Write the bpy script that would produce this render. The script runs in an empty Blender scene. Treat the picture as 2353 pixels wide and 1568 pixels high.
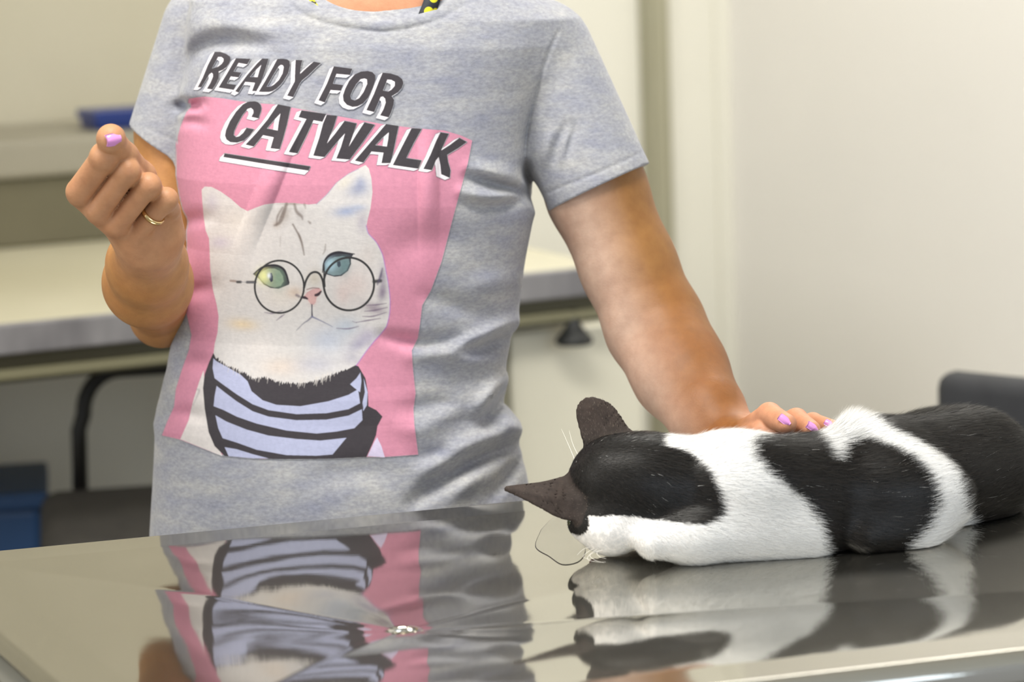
import bpy, bmesh, math, random
import numpy as np
from mathutils import Vector, Matrix
W, H = 2353.0, 1568.0
LENS = 100.0
F = LENS / 36.0 * W
CAM = np.array([0.0, 0.0, 1.46])
PITCH, ROLL = math.radians(9.05), math.radians(-2.0)
_rx = Matrix.Rotation(math.pi / 2 - PITCH, 3, 'X')
_rz = Matrix.Rotation(ROLL, 3, 'Z')
RC = np.array(_rx @ _rz)


def rays(px, py):
    px = np.asarray(px, float); py = np.asarray(py, float)
    d = np.stack([(px - W / 2) / F, -(py - H / 2) / F, -np.ones_like(px)], -1)
    return d @ RC.T


def at(px, py, Y):
    """world point seen at pixel (px, py) at depth Y"""
    d = rays(px, py)
    return CAM + d * (np.asarray(Y, float) / d[..., 1])[..., None]


def on_z(px, py, z):
    d = rays(px, py)
    return CAM + d * ((z - CAM[2]) / d[..., 2])[..., None]


def project(P):
    q = (np.asarray(P, float) - CAM) @ RC
    return W / 2 - q[..., 0] / q[..., 2] * F, H / 2 + q[..., 1] / q[..., 2] * F
C = bpy.context.scene.collection
rng = np.random.default_rng(7)


def lin(c):
    return tuple(((v / 255.0) / 12.92 if v / 255.0 <= 0.04045 else ((v / 255.0 + 0.055) / 1.055) ** 2.4) for v in c[:3])


def new_mat(name, col, rough=0.6, metal=0.0, spec=0.5):
    m = bpy.data.materials.new(name); m.use_nodes = True
    b = m.node_tree.nodes['Principled BSDF']
    b.inputs['Base Color'].default_value = (*col, 1)
    b.inputs['Roughness'].default_value = rough
    b.inputs['Metallic'].default_value = metal
    b.inputs['Specular IOR Level'].default_value = spec
    return m, m.node_tree, b


def noise(nt, scale, detail=3.0, rough=0.5, stretch=(1, 1, 1)):
    tc = nt.nodes.new('ShaderNodeTexCoord'); mp = nt.nodes.new('ShaderNodeMapping')
    mp.inputs['Scale'].default_value = stretch
    nt.links.new(tc.outputs['Object'], mp.inputs['Vector'])
    n = nt.nodes.new('ShaderNodeTexNoise')
    n.inputs['Scale'].default_value = scale; n.inputs['Detail'].default_value = detail
    n.inputs['Roughness'].default_value = rough
    nt.links.new(mp.outputs['Vector'], n.inputs['Vector'])
    return n.outputs['Fac']


def ramp(nt, fac, stops):
    r = nt.nodes.new('ShaderNodeValToRGB')
    e = r.color_ramp.elements
    while len(e) < len(stops):
        e.new(0.5)
    for i, (p, c) in enumerate(stops):
        e[i].position = p; e[i].color = (*c, 1)
    nt.links.new(fac, r.inputs['Fac'])
    return r.outputs['Color']


def mixcol(nt, fac, a, b, mode='MIX'):
    m = nt.nodes.new('ShaderNodeMix'); m.data_type = 'RGBA'; m.blend_type = mode
    for sock, v in ((m.inputs['Factor'], fac), (m.inputs['A'], a), (m.inputs['B'], b)):
        if hasattr(v, 'is_output'):
            nt.links.new(v, sock)
        elif isinstance(v, (int, float)):
            sock.default_value = v
        else:
            sock.default_value = (*v, 1)
    return m.outputs['Result']


def bump(nt, bsdf, h, strength=0.3, dist=0.001):
    b = nt.nodes.new('ShaderNodeBump')
    b.inputs['Strength'].default_value = strength; b.inputs['Distance'].default_value = dist
    nt.links.new(h, b.inputs['Height']); nt.links.new(b.outputs['Normal'], bsdf.inputs['Normal'])


def attr(nt, name):
    a = nt.nodes.new('ShaderNodeAttribute'); a.attribute_name = name
    return a.outputs['Color']


def speckle_mat(name, c0, c1, scale, rough=0.6, metal=0.0, stretch=(1, 1, 1), spec=0.5, bstr=0.0):
    m, nt, b = new_mat(name, c0, rough, metal, spec)
    n = noise(nt, scale, 4, 0.55, stretch)
    nt.links.new(ramp(nt, n, [(0.3, c0), (0.7, c1)]), b.inputs['Base Color'])
    if bstr:
        bump(nt, b, n, bstr, 0.001)
    return m


def put(o, parent=None, label=None, cat=None, group=None, kind=None):
    C.objects.link(o)
    if parent is not None:
        o.parent = parent
        if parent.type == 'EMPTY':
            o.matrix_parent_inverse = Matrix.LocRotScale(parent.location, parent.rotation_euler, None).inverted()
    for k, v in (('label', label), ('category', cat), ('group', group), ('kind', kind)):
        if v:
            o[k] = v
    return o


def empty(name, loc, label, cat, group=None):
    o = bpy.data.objects.new(name, None)
    o.location = [float(v) for v in loc]; o.empty_display_size = 0.05
    return put(o, None, label, cat, group)


def mesh_np(name, v, faces, mat, parent=None, smooth=True, **kw):
    """faces: (N,k) array, or list of such arrays"""
    me = bpy.data.meshes.new(name)
    v = np.ascontiguousarray(v, np.float32)
    fl = faces if isinstance(faces, list) else [faces]
    fl = [np.asarray(f, np.int32) for f in fl if len(f)]
    me.vertices.add(len(v)); me.vertices.foreach_set('co', v.ravel())
    nl = sum(f.size for f in fl); nf = sum(len(f) for f in fl)
    me.loops.add(nl); me.polygons.add(nf)
    me.loops.foreach_set('vertex_index', np.concatenate([f.ravel() for f in fl]))
    tot = np.concatenate([np.full(len(f), f.shape[1], np.int32) for f in fl])
    me.polygons.foreach_set('loop_start', np.concatenate([[0], np.cumsum(tot)[:-1]]).astype(np.int32))
    me.polygons.foreach_set('use_smooth', np.full(nf, smooth))
    me.update(calc_edges=True); me.validate()
    me.materials.append(mat)
    return put(bpy.data.objects.new(name, me), parent, **kw)


def set_col(o, name, col):
    a = o.data.color_attributes.new(name, 'FLOAT_COLOR', 'POINT')
    c = np.ones((len(o.data.vertices), 4), np.float32); c[:, :col.shape[1]] = col
    a.data.foreach_set('color', c.ravel())


def mesh_bm(name, bm, mat, parent=None, smooth=False, **kw):
    bmesh.ops.recalc_face_normals(bm, faces=bm.faces[:])
    me = bpy.data.meshes.new(name); bm.to_mesh(me); bm.free()
    me.materials.append(mat)
    if smooth:
        me.shade_smooth()
    return put(bpy.data.objects.new(name, me), parent, **kw)


def add_box(bm, o, e1, e2, a, b, bev=0.0):
    """box from local a to local b in the frame (o; e1, e2, up)"""
    e1 = np.array([*e1, 0.0]); e2 = np.array([*e2, 0.0]); up = np.array([0, 0, 1.0]); o = np.array([o[0], o[1], 0.0])
    vs = []
    for i in (0, 1):
        for j in (0, 1):
            for k in (0, 1):
                p = o + e1 * (a, b)[i][0] + e2 * (a, b)[j][1] + up * (a, b)[k][2]
                vs.append(bm.verts.new(p))
    fs = [(0, 1, 3, 2), (4, 6, 7, 5), (0, 4, 5, 1), (2, 3, 7, 6), (0, 2, 6, 4), (1, 5, 7, 3)]
    faces = [bm.faces.new([vs[i] for i in f]) for f in fs]
    if bev:
        ed = list({e for f in faces for e in f.edges})
        bmesh.ops.bevel(bm, geom=ed, offset=bev, segments=3, profile=0.5, affect='EDGES')


def box(name, o, e1, e2, a, b, mat, parent=None, bev=0.004, **kw):
    bm = bmesh.new(); add_box(bm, o, e1, e2, a, b, bev)
    return mesh_bm(name, bm, mat, parent, **kw)


def tube_np(pts, r, seg=12, closed=False, caps=True):
    pts = np.asarray(pts, float); n = len(pts)
    r = np.broadcast_to(np.asarray(r, float), (n,))
    if closed:
        t = np.roll(pts, -1, 0) - np.roll(pts, 1, 0)
    else:
        t = np.gradient(pts, axis=0)
    t /= np.linalg.norm(t, axis=1, keepdims=True)
    ref = np.array([0.31, 0.17, 0.93]); u = np.cross(t[0], ref); u /= np.linalg.norm(u)
    us = []
    for k in range(n):
        u = u - t[k] * u.dot(t[k]); u /= np.linalg.norm(u); us.append(u)
    us = np.array(us); vs_ = np.cross(t, us)
    ang = np.linspace(0, 2 * np.pi, seg, endpoint=False)
    V = pts[:, None] + r[:, None, None] * (np.cos(ang)[None, :, None] * us[:, None] + np.sin(ang)[None, :, None] * vs_[:, None])
    V = V.reshape(-1, 3)
    rows = np.arange(n if closed else n - 1); cc = np.arange(seg)
    R_, S_ = np.meshgrid(rows, cc, indexing='ij')
    R2 = (R_ + 1) % n; S2 = (S_ + 1) % seg
    q = np.stack([R_ * seg + S_, R_ * seg + S2, R2 * seg + S2, R2 * seg + S_], -1).reshape(-1, 4)
    fl = [q]
    if caps and not closed:
        fl.append(np.array([list(range(seg))[::-1]])); fl.append(np.array([list(range((n - 1) * seg, n * seg))]))
    return V, fl


def tube(name, pts, r, mat, parent=None, seg=12, closed=False, **kw):
    V, f = tube_np(pts, r, seg, closed)
    return mesh_np(name, V, f, mat, parent, **kw)


def spline(p, n):
    """Catmull-Rom through points p, n samples"""
    p = np.asarray(p, float); P = np.vstack([2 * p[0] - p[1], p, 2 * p[-1] - p[-2]])
    t = np.linspace(0, len(p) - 1 - 1e-9, n); i = t.astype(int); f = (t - i)[:, None]
    a, b, c, d = P[i], P[i + 1], P[i + 2], P[i + 3]
    return 0.5 * (2 * b + (c - a) * f + (2 * a - 5 * b + 4 * c - d) * f ** 2 + (3 * b - a - 3 * c + d) * f ** 3)


def lathe(prof, o, seg=32):
    """prof: list of (r, z) ; o world origin"""
    ang = np.linspace(0, 2 * np.pi, seg, endpoint=False); V = []
    for r, z in prof:
        V.append(np.stack([o[0] + r * np.cos(ang), o[1] + r * np.sin(ang), np.full(seg, o[2] + z)], -1))
    V = np.concatenate(V); n = len(prof); q = []
    for i in range(n - 1):
        for s in range(seg):
            q.append((i * seg + s, i * seg + (s + 1) % seg, (i + 1) * seg + (s + 1) % seg, (i + 1) * seg + s))
    return V, [np.array(q), np.array([list(range(seg))[::-1]]), np.array([list(range((n - 1) * seg, n * seg))])]


# ---------------------------------------------------------------- implicit surfaces
def rcone(p, a, b, ra, rb):
    a = np.asarray(a, float); ba = np.asarray(b, float) - a
    h = np.clip((p - a) @ ba / max(ba @ ba, 1e-12), 0, 1)
    d = p - a - h[:, None] * ba
    return np.sqrt(np.einsum('ij,ij->i', d, d)) - (ra + (rb - ra) * h)


def ellip(p, c, r):
    q = (p - np.asarray(c)) / np.asarray(r)
    k0 = np.sqrt(np.einsum('ij,ij->i', q, q)); q2 = q / np.asarray(r)
    k1 = np.sqrt(np.einsum('ij,ij->i', q2, q2)) + 1e-9
    return k0 * (k0 - 1) / k1


def smin(a, b, k):
    h = np.clip(0.5 + 0.5 * (b - a) / k, 0, 1)
    return b + (a - b) * h - k * h * (1 - h)


def tri_d(p, a, b, c):
    a, b, c = (np.asarray(x, float) for x in (a, b, c))
    ba, cb, ac = b - a, c - b, a - c
    n = np.cross(ba, ac)
    pa, pb, pc = p - a, p - b, p - c
    s = (np.sign(pa @ np.cross(ba, n)) + np.sign(pb @ np.cross(cb, n)) + np.sign(pc @ np.cross(ac, n)))

    def seg(e, q):
        h = np.clip(q @ e / (e @ e), 0, 1); d = q - h[:, None] * e
        return np.einsum('ij,ij->i', d, d)
    e = np.minimum(np.minimum(seg(ba, pa), seg(cb, pb)), seg(ac, pc))
    pl = (pa @ n) ** 2 / (n @ n)
    return np.sqrt(np.where(s < 2.0, e, pl))


def sdf_mesh(f, lo, hi, h, B=8, slack=1.25):
    lo = np.asarray(lo, float); nb = np.ceil((np.asarray(hi, float) - lo) / (h * B)).astype(int) + 1
    ci = np.stack(np.meshgrid(*[np.arange(n) for n in nb], indexing='ij'), -1).reshape(-1, 3)
    fc = f(lo + (ci + 0.5 - 0.5 / B) * B * h)
    keep = np.abs(fc) < B * h * 0.87 * slack + 2 * h
    vol = np.where(fc < 0, -1.0, 1.0).astype(np.float32).reshape(nb)
    vol = np.repeat(np.repeat(np.repeat(vol, B, 0), B, 1), B, 2)
    off = np.stack(np.meshgrid(*[np.arange(B)] * 3, indexing='ij'), -1).reshape(-1, 3)
    kc = ci[keep]
    for s in range(0, len(kc), 3000):
        g = (kc[s:s + 3000, None] * B + off[None]).reshape(-1, 3)
        vol[g[:, 0], g[:, 1], g[:, 2]] = f(lo + g * h)
    sg = vol < 0
    cnt = np.zeros([n - 1 for n in sg.shape], np.uint8)
    sl = (slice(0, -1), slice(1, None))
    corners = [(i, j, k) for i in (0, 1) for j in (0, 1) for k in (0, 1)]
    for c in corners:
        cnt += sg[sl[c[0]], sl[c[1]], sl[c[2]]]
    cells = np.stack(np.nonzero((cnt > 0) & (cnt < 8)), -1)
    del cnt
    val = {c: vol[cells[:, 0] + c[0], cells[:, 1] + c[1], cells[:, 2] + c[2]] for c in corners}
    acc = np.zeros((len(cells), 3)); num = np.zeros(len(cells))
    for c in corners:
        for ax in range(3):
            if c[ax] == 0:
                d = list(c); d[ax] = 1; d = tuple(d)
                a, b = val[c], val[d]; m = (a < 0) != (b < 0)
                t = np.where(m, a / np.where(m, a - b, 1), 0)
                q = np.array(c, float)[None].repeat(len(cells), 0); q[:, ax] += t
                acc += q * m[:, None]; num += m
    V = lo + (cells + acc / num[:, None]) * h
    dims = np.array(sg.shape) - 1
    key = (cells[:, 0] * dims[1] + cells[:, 1]) * dims[2] + cells[:, 2]
    quads = []
    for ax in range(3):
        s0 = [slice(None)] * 3; s1 = [slice(None)] * 3; s0[ax] = slice(0, -1); s1[ax] = slice(1, None)
        A, Bv = sg[tuple(s0)], sg[tuple(s1)]
        e = np.stack(np.nonzero(A != Bv), -1)
        u, w = (ax + 1) % 3, (ax + 2) % 3
        ok = (e[:, u] > 0) & (e[:, w] > 0) & (e[:, u] < dims[u]) & (e[:, w] < dims[w])
        e = e[ok]; ins = A[e[:, 0], e[:, 1], e[:, 2]]
        ids = []
        for du, dw in ((-1, -1), (0, -1), (0, 0), (-1, 0)):
            c = e.copy(); c[:, u] += du; c[:, w] += dw
            ids.append(np.searchsorted(key, (c[:, 0] * dims[1] + c[:, 1]) * dims[2] + c[:, 2]))
        q = np.stack(ids, -1)
        q[~ins] = q[~ins][:, ::-1]
        quads.append(q)
    Q = np.concatenate(quads)
    for _ in range(2):
        g = grad(f, V); fv = f(V)
        V = V - np.clip(fv / np.maximum((g * g).sum(1), 0.2), -h, h)[:, None] * g
    return V, Q


TET = np.array([[1, -1, -1], [-1, -1, 1], [-1, 1, -1], [1, 1, 1]], float)


def grad(f, p, e=4e-4):
    g = 0
    for k in TET:
        g = g + k[None] * f(p + k * e)[:, None]
    return g / (4 * e)


def unit(v):
    return v / np.maximum(np.linalg.norm(v, axis=-1, keepdims=True), 1e-12)
# ================================================================ setting
TH = math.radians(25.0)
E1 = np.array([math.cos(TH), math.sin(TH)]); E2 = np.array([-math.sin(TH), math.cos(TH)])
RO = np.array([-0.689, 3.796])          # front edge of the worktop
WALL = 1.20                             # back wall, behind the worktop edge
CORN = 1.81                             # right wall


def rp(a, b, z):
    q = RO + E1 * a + E2 * b
    return np.array([q[0], q[1], z])


def room_at(px, py, b):
    """room coordinates (a, z) on the plane E2 = b seen at a pixel"""
    d = rays(px, py); n = E2
    t = (b + (RO - CAM[:2]) @ n) / (d[:2] @ n)
    p = CAM + d * t
    return (p[:2] - RO) @ E1, p[2]


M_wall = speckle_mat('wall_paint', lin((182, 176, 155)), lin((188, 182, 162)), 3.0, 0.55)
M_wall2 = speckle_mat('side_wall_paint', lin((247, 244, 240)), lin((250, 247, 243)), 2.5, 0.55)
M_floor = speckle_mat('floor_vinyl', lin((120, 116, 106)), lin((140, 136, 124)), 12.0, 0.4)
M_ceil, _, _ = new_mat('ceiling_paint', lin((238, 236, 228)), 0.8)
M_post = speckle_mat('post_steel', lin((150, 146, 122)), lin((172, 168, 144)), 5.0, 0.45, 0.0, (1, 1, 0.2))
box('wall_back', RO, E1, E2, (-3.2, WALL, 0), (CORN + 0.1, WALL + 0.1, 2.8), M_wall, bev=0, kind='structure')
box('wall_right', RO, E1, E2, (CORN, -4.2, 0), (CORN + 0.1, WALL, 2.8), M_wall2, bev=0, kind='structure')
box('floor', RO, E1, E2, (-3.2, -5.0, -0.1), (CORN + 0.1, WALL + 0.1, 0.0), M_floor, bev=0, kind='structure')
box('ceiling', RO, E1, E2, (-3.2, -5.0, 2.8), (CORN + 0.1, WALL + 0.1, 2.9), M_ceil, bev=0, kind='structure')
a0, _ = room_at(1489, 200, WALL - 0.04); a1, _ = room_at(1546, 200, WALL - 0.04)
bm = bmesh.new()
add_box(bm, RO, E1, E2, (a0, WALL - 0.035, 0), (a1, WALL + 0.002, 2.8), 0.006)
add_box(bm, RO, E1, E2, (a0 + 0.012, WALL - 0.042, 0), (a1 - 0.016, WALL - 0.03, 2.8), 0.003)
mesh_bm('trim_1', bm, M_post, kind='structure')
box('baseboard_right', RO, E1, E2, (CORN - 0.015, -4.2, 0), (CORN + 0.002, WALL, 0.09), M_post, bev=0.003, kind='structure')
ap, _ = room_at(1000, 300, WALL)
M_wall3 = speckle_mat('brightened_wall', lin((226, 223, 210)), lin((230, 227, 214)), 2.5, 0.55)
box('wall_rear_bright', RO, E1, E2, (ap, WALL - 0.008, 0), (CORN + 0.002, WALL + 0.05, 2.8), M_wall3, bev=0, kind='structure')  # added panel; its paler colour makes the back wall brighter towards the right
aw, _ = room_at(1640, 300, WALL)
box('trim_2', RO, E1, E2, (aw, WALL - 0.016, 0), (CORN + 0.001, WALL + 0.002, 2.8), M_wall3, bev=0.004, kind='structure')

# ---------------------------------------------------------------- worktop along the back wall
M_top = speckle_mat('worktop_cream_reflection', lin((192, 186, 160)), lin((208, 203, 180)), 6.0, 0.3, 0.0, (0.3, 0.3, 8), 0.5)  # streaky cream colour stands in for the wall reflected in brushed steel
M_steel_edge = speckle_mat('worktop_edge', lin((98, 96, 100)), lin((150, 148, 150)), 9.0, 0.45, 0.0, (1, 1, 0.3))
M_apron, _, _ = new_mat('apron_olive', lin((92, 88, 66)), 0.5)
M_rail, _, _ = new_mat('rail_olive', lin((128, 124, 98)), 0.4)
M_under = speckle_mat('under_panel', lin((226, 224, 214)), lin((230, 228, 218)), 4.0, 0.7)
M_cab = speckle_mat('cabinet_white', lin((222, 218, 200)), lin((228, 224, 206)), 2.0, 0.45)
M_rubber, _, _ = new_mat('black_rubber', lin((30, 32, 32)), 0.5)
L0, L1_ = -1.6, 0.93
wt = empty('worktop_bench', rp(0, 0.6, 0), 'long cream worktop bench with a grey steel front edge along the back wall', 'workbench')
ZT = 0.90
box('worktop', RO, E1, E2, (L0, 0.012, ZT - 0.04), (L1_, WALL - 0.002, ZT), M_top, wt, 0.003)
box('front_edge', RO, E1, E2, (L0, 0.0, ZT - 0.041), (L1_ + 0.012, 0.012, ZT + 0.002), M_steel_edge, wt, 0.004, label='grey mottled steel front edge')
box('apron', RO, E1, E2, (L0, 0.035, ZT - 0.085), (L1_, 0.055, ZT - 0.04), M_apron, wt, 0.002)
box('rail', RO, E1, E2, (L0, 0.02, ZT - 0.078), (L1_, 0.036, ZT - 0.064), M_rail, wt, 0.002, label='thin pale olive rail')
box('back_panel', RO, E1, E2, (L0, 0.62, 0.0), (0.70, 0.64, ZT - 0.04), M_under, wt, 0.002)
for a in (L0 + 0.1, -0.62, 0.735):
    box('leg', RO, E1, E2, (a, 0.06, 0), (a + 0.04, 0.10, ZT - 0.04), M_rail, wt, 0.004)
ak, zk = room_at(1352, 770, -0.02)
kp = rp(ak, 0.028, ZT - 0.09)
tube('hanger_rod', [rp(ak, 0.028, ZT - 0.07), rp(ak, 0.028, zk + 0.02)], 0.004, M_cab, wt, label='thin white rod')
V, f = lathe([(0.006, 0.034), (0.008, 0.024), (0.011, 0.012), (0.018, 0.002), (0.027, -0.008), (0.029, -0.014), (0.026, -0.018)], rp(ak, 0.028, zk - 0.002))
mesh_np('knob', V, f, M_rubber, wt, label='black cone-shaped rubber knob on the hanging rod')

cb = empty('base_cabinet', rp(0.9, 0.3, 0), 'cream base cabinet standing under the right end of the worktop', 'cabinet')
box('body', RO, E1, E2, (0.79, 0.10, 0.0), (1.02, 0.60, ZT - 0.09), M_cab, cb, 0.004)
box('door', RO, E1, E2, (0.795, 0.082, 0.05), (1.015, 0.099, ZT - 0.10), M_cab, cb, 0.004)

# steel box standing on the worktop
M_lid = speckle_mat('box_lid_grey', lin((136, 131, 116)), lin((150, 145, 130)), 3.0, 0.5, 0.0)
M_front = speckle_mat('box_front_olive', lin((92, 87, 66)), lin((104, 99, 78)), 3.0, 0.6, 0.0)
bx = empty('equipment_box', rp(0.0, 0.95, ZT), 'long low grey box with a dark olive front standing at the back of the worktop', 'box')
_, zb = room_at(0, 413, 0.85); _, zt = room_at(0, 326, 0.84)
box('body', RO, E1, E2, (-0.9, 0.85, ZT + 0.0005), (0.80, 1.18, zb), M_front, bx, 0.006, label='dark olive front')
box('lid', RO, E1, E2, (-0.92, 0.835, zb), (0.82, 1.19, zt), M_lid, bx, 0.008, label='grey lid')
M_blue, _, _ = new_mat('blue_plastic', lin((24, 48, 118)), 0.4)
a0, _ = room_at(218, 300, 0.93); a1, _ = room_at(372, 300, 0.93)
_, zz = room_at(270, 262, 0.93)
bb = box('storage_tub', RO, E1, E2, (a0, 0.92, zt), (a1, 1.02, zz + 0.004), M_blue, bev=0.008)
bb['label'] = 'small dark blue plastic tub on top of the long grey box behind the fist'; bb['category'] = 'tub'
box('rim', RO, E1, E2, (a0 - 0.003, 0.916, zz - 0.008), (a1 + 0.003, 1.024, zz + 0.006), M_blue, bb, 0.002)

# ---------------------------------------------------------------- chair under the worktop
M_blk, _, _ = new_mat('chair_black_frame', lin((26, 25, 24)), 0.35)
M_seat = speckle_mat('chair_seat_black', lin((36, 33, 30)), lin((46, 43, 38)), 40.0, 0.75)


cw = math.radians(9.0)
c1_ = np.array([math.cos(cw), math.sin(cw)]); c2_ = np.array([-math.sin(cw), math.cos(cw)])
pb = at(90, 1124, 4.05); cb = pb[:2]; cz = float(pb[2]); CWD = 0.44


def cp(a, b, z):
    q = cb + c1_ * a + c2_ * b
    return np.array([q[0], q[1], z])


ch = empty('tubular_chair', [*(cb + c1_ * .22 - c2_ * .19), 0], 'black chair with a bent tube frame tucked under the worktop at left', 'chair')
bm = bmesh.new(); add_box(bm, cb, c1_, c2_, (0, -0.38, cz - 0.06), (CWD, 0, cz), 0.026)
mesh_bm('seat', bm, M_seat, ch, True)
ht = float(at(300, 851, 4.05)[2]); hl_, hr_ = 0.058, CWD - 0.058
hp = [cp(hl_, -.012, cz - .03), cp(hl_ + .004, -.012, (cz + ht) / 2)]
for t in np.linspace(0, 1, 9):
    hp.append(cp(hl_ + .012 + .055 * (1 - math.cos(t * math.pi / 2)), -.012, ht - .062 + .062 * math.sin(t * math.pi / 2)))
hp += [cp(CWD - (q - cb) @ c1_, -.012, z) for q, z in [(h[:2], h[2]) for h in hp[::-1]]]
tube('back_hoop', np.array(hp), 0.0115, M_blk, ch)
for (a, b) in ((0.03, -.34), (CWD - .03, -.34), (0.03, -.03), (CWD - .03, -.03)):
    tube('leg', [cp(a, b, cz - 0.05), cp(a, b, 0.0)], 0.0115, M_blk, ch)

M_bin = speckle_mat('bin_blue', lin((26, 58, 98)), lin((32, 66, 108)), 4.0, 0.45)
bp_ = at(86, 1152, 4.02); bz = float(bp_[2]); q = cb + c2_ * .04
bn = empty('storage_bin', [*(q - c1_ * .2 + c2_ * .1), 0], 'dark blue plastic bin on the floor beside the black tubular chair', 'bin')
bm = bmesh.new(); add_box(bm, q, c1_, c2_, (-.38, 0, 0.0), (.005, .22, bz - 0.02), 0.015)
mesh_bm('body', bm, M_bin, bn)
box('rim', q, c1_, c2_, (-.39, -.01, bz - 0.025), (.012, .23, bz), M_bin, bn, 0.006)

# ---------------------------------------------------------------- chair at the right
cy = math.radians(-42.0)
k1 = np.array([math.cos(cy), math.sin(cy)]); k2 = np.array([-math.sin(cy), math.cos(cy)])
p0 = at(2138, 865, 3.72)
co = p0[:2]
M_back = speckle_mat('chair_back_charcoal', lin((52, 53, 57)), lin((58, 59, 63)), 30.0, 0.7)
oc = empty('padded_chair', [*(co + k1 * 0.22 - k2 * 0.25), 0], 'charcoal padded chair by the right wall behind the cat', 'chair')
ztop = float(p0[2]) + 0.006
bm = bmesh.new()
add_box(bm, co, k1, k2, (0, -0.0, ztop - 0.30), (0.44, 0.05, ztop), 0.024)
mesh_bm('backrest', bm, M_back, oc, True)
bm = bmesh.new(); add_box(bm, co, k1, k2, (0.0, -0.46, 0.42), (0.44, -0.02, 0.48), 0.025)
mesh_bm('seat', bm, M_back, oc, True)
for s in (0.06, 0.38):
    tube('back_post', [np.array([*(co + k1 * s + k2 * 0.03), ztop - 0.12]), np.array([*(co + k1 * s + k2 * 0.03), 0.44])], 0.011, M_blk, oc)
for s, t in ((0.03, -0.42), (0.41, -0.42), (0.03, 0.02), (0.41, 0.02)):
    tube('leg', [np.array([*(co + k1 * s + k2 * t), 0.45]), np.array([*(co + k1 * s + k2 * t), 0.0])], 0.011, M_blk, oc)

# ================================================================ steel examination table
TZ = 0.88
U = np.array([math.cos(math.radians(15.9)), math.sin(math.radians(15.9))])
Vd = np.array([0.414, -0.910]); Vd /= np.linalg.norm(Vd)       # left edge, towards the camera
OFL = on_z(-215, 1283, TZ)[:2]
TL, TD = 1.32, 0.685
RIM = 0.052
DR = on_z(922, 1401, TZ)[:2]
DISH = 0.019


def t_uv(x, y):
    """table coordinates: along the long side, along the short side"""
    det = U[0] * Vd[1] - U[1] * Vd[0]
    dx, dy = x - OFL[0], y - OFL[1]
    return (dx * Vd[1] - dy * Vd[0]) / det, (U[0] * dy - U[1] * dx) / det


DU, DV = t_uv(*DR)


def table_z(x, y):
    u, v = t_uv(x, y)
    du, dv = u - DU, v - DV
    ru = np.where(du > 0, du / (TL - RIM - DU), -du / (DU - RIM))
    rv = np.where(dv > 0, dv / (TD - RIM - DV), -dv / (DV - RIM))
    r = np.maximum(np.maximum(ru, rv), 1e-9)
    # slightly rounded folds between the four slopes
    kq = 0.018
    hh = np.clip(0.5 + 0.5 * (ru - rv) / kq, 0, 1)
    r = rv + (ru - rv) * hh + kq * hh * (1 - hh)
    t = np.clip(1 - r, 0, 1)
    ang = np.arctan2(dv, du)
    dish = DISH * (0.30 * t + 0.70 * t ** 2.1)
    dish = dish + 0.00018 * np.sin(ang * 9 + 0.6) * t ** 2 * (1 - t) * 4
    edge = np.minimum(np.minimum(u, TL - u), np.minimum(v, TD - v))
    lip = 0.006 * np.clip(1 - edge / 0.007, 0, 1) ** 2
    sag = 0.0006 * np.sin(np.pi * np.clip(edge / RIM, 0, 1))
    return TZ - dish - lip - sag * .25


tb = empty('examination_table', [*(OFL + U * TL / 2 + Vd * TD / 2), 0], 'polished stainless steel examination table with a sunken drain in front of the person', 'table')
M_steel, nt, b = new_mat('polished_steel', (0.475, 0.462, 0.418), 0.07, 1.0)
n1 = noise(nt, 900, 3, 0.6, (0.02, 1.0, 1.0))
tc = nt.nodes.new('ShaderNodeTexCoord'); mp = nt.nodes.new('ShaderNodeMapping')
mp.inputs['Rotation'].default_value = (0, 0, -math.radians(15.9)); mp.inputs['Scale'].default_value = (0.03, 1, 1)
nt.links.new(tc.outputs['Object'], mp.inputs['Vector'])
nz = nt.nodes.new('ShaderNodeTexNoise'); nz.inputs['Scale'].default_value = 700; nz.inputs['Detail'].default_value = 3
nt.links.new(mp.outputs['Vector'], nz.inputs['Vector'])
nb = noise(nt, 9, 2, 0.5)
mr = nt.nodes.new('ShaderNodeMapRange'); mr.inputs['To Min'].default_value = 0.02; mr.inputs['To Max'].default_value = 0.07
nt.links.new(nz.outputs['Fac'], mr.inputs['Value']); nt.links.new(mr.outputs['Result'], b.inputs['Roughness'])
bp = nt.nodes.new('ShaderNodeBump'); bp.inputs['Strength'].default_value = 0.02; bp.inputs['Distance'].default_value = 0.0006
nt.links.new(nz.outputs['Fac'], bp.inputs['Height'])
bp2 = nt.nodes.new('ShaderNodeBump'); bp2.inputs['Strength'].default_value = 0.10; bp2.inputs['Distance'].default_value = 0.004
nt.links.new(nb, bp2.inputs['Height']); nt.links.new(bp.outputs['Normal'], bp2.inputs['Normal'])
nt.links.new(bp2.outputs['Normal'], b.inputs['Normal'])
# fine brushing scatters part of the mirror image
hz_ = nt.nodes.new('ShaderNodeBsdfAnisotropic'); hz_.inputs['Color'].default_value = (0.475, 0.462, 0.418, 1); hz_.inputs['Roughness'].default_value = 0.42
mxs = nt.nodes.new('ShaderNodeMixShader'); mxs.inputs['Fac'].default_value = 0.13
nt.links.new(b.outputs['BSDF'], mxs.inputs[1]); nt.links.new(hz_.outputs['BSDF'], mxs.inputs[2])
nt.links.new(mxs.outputs['Shader'], nt.nodes['Material Output'].inputs['Surface'])


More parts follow.
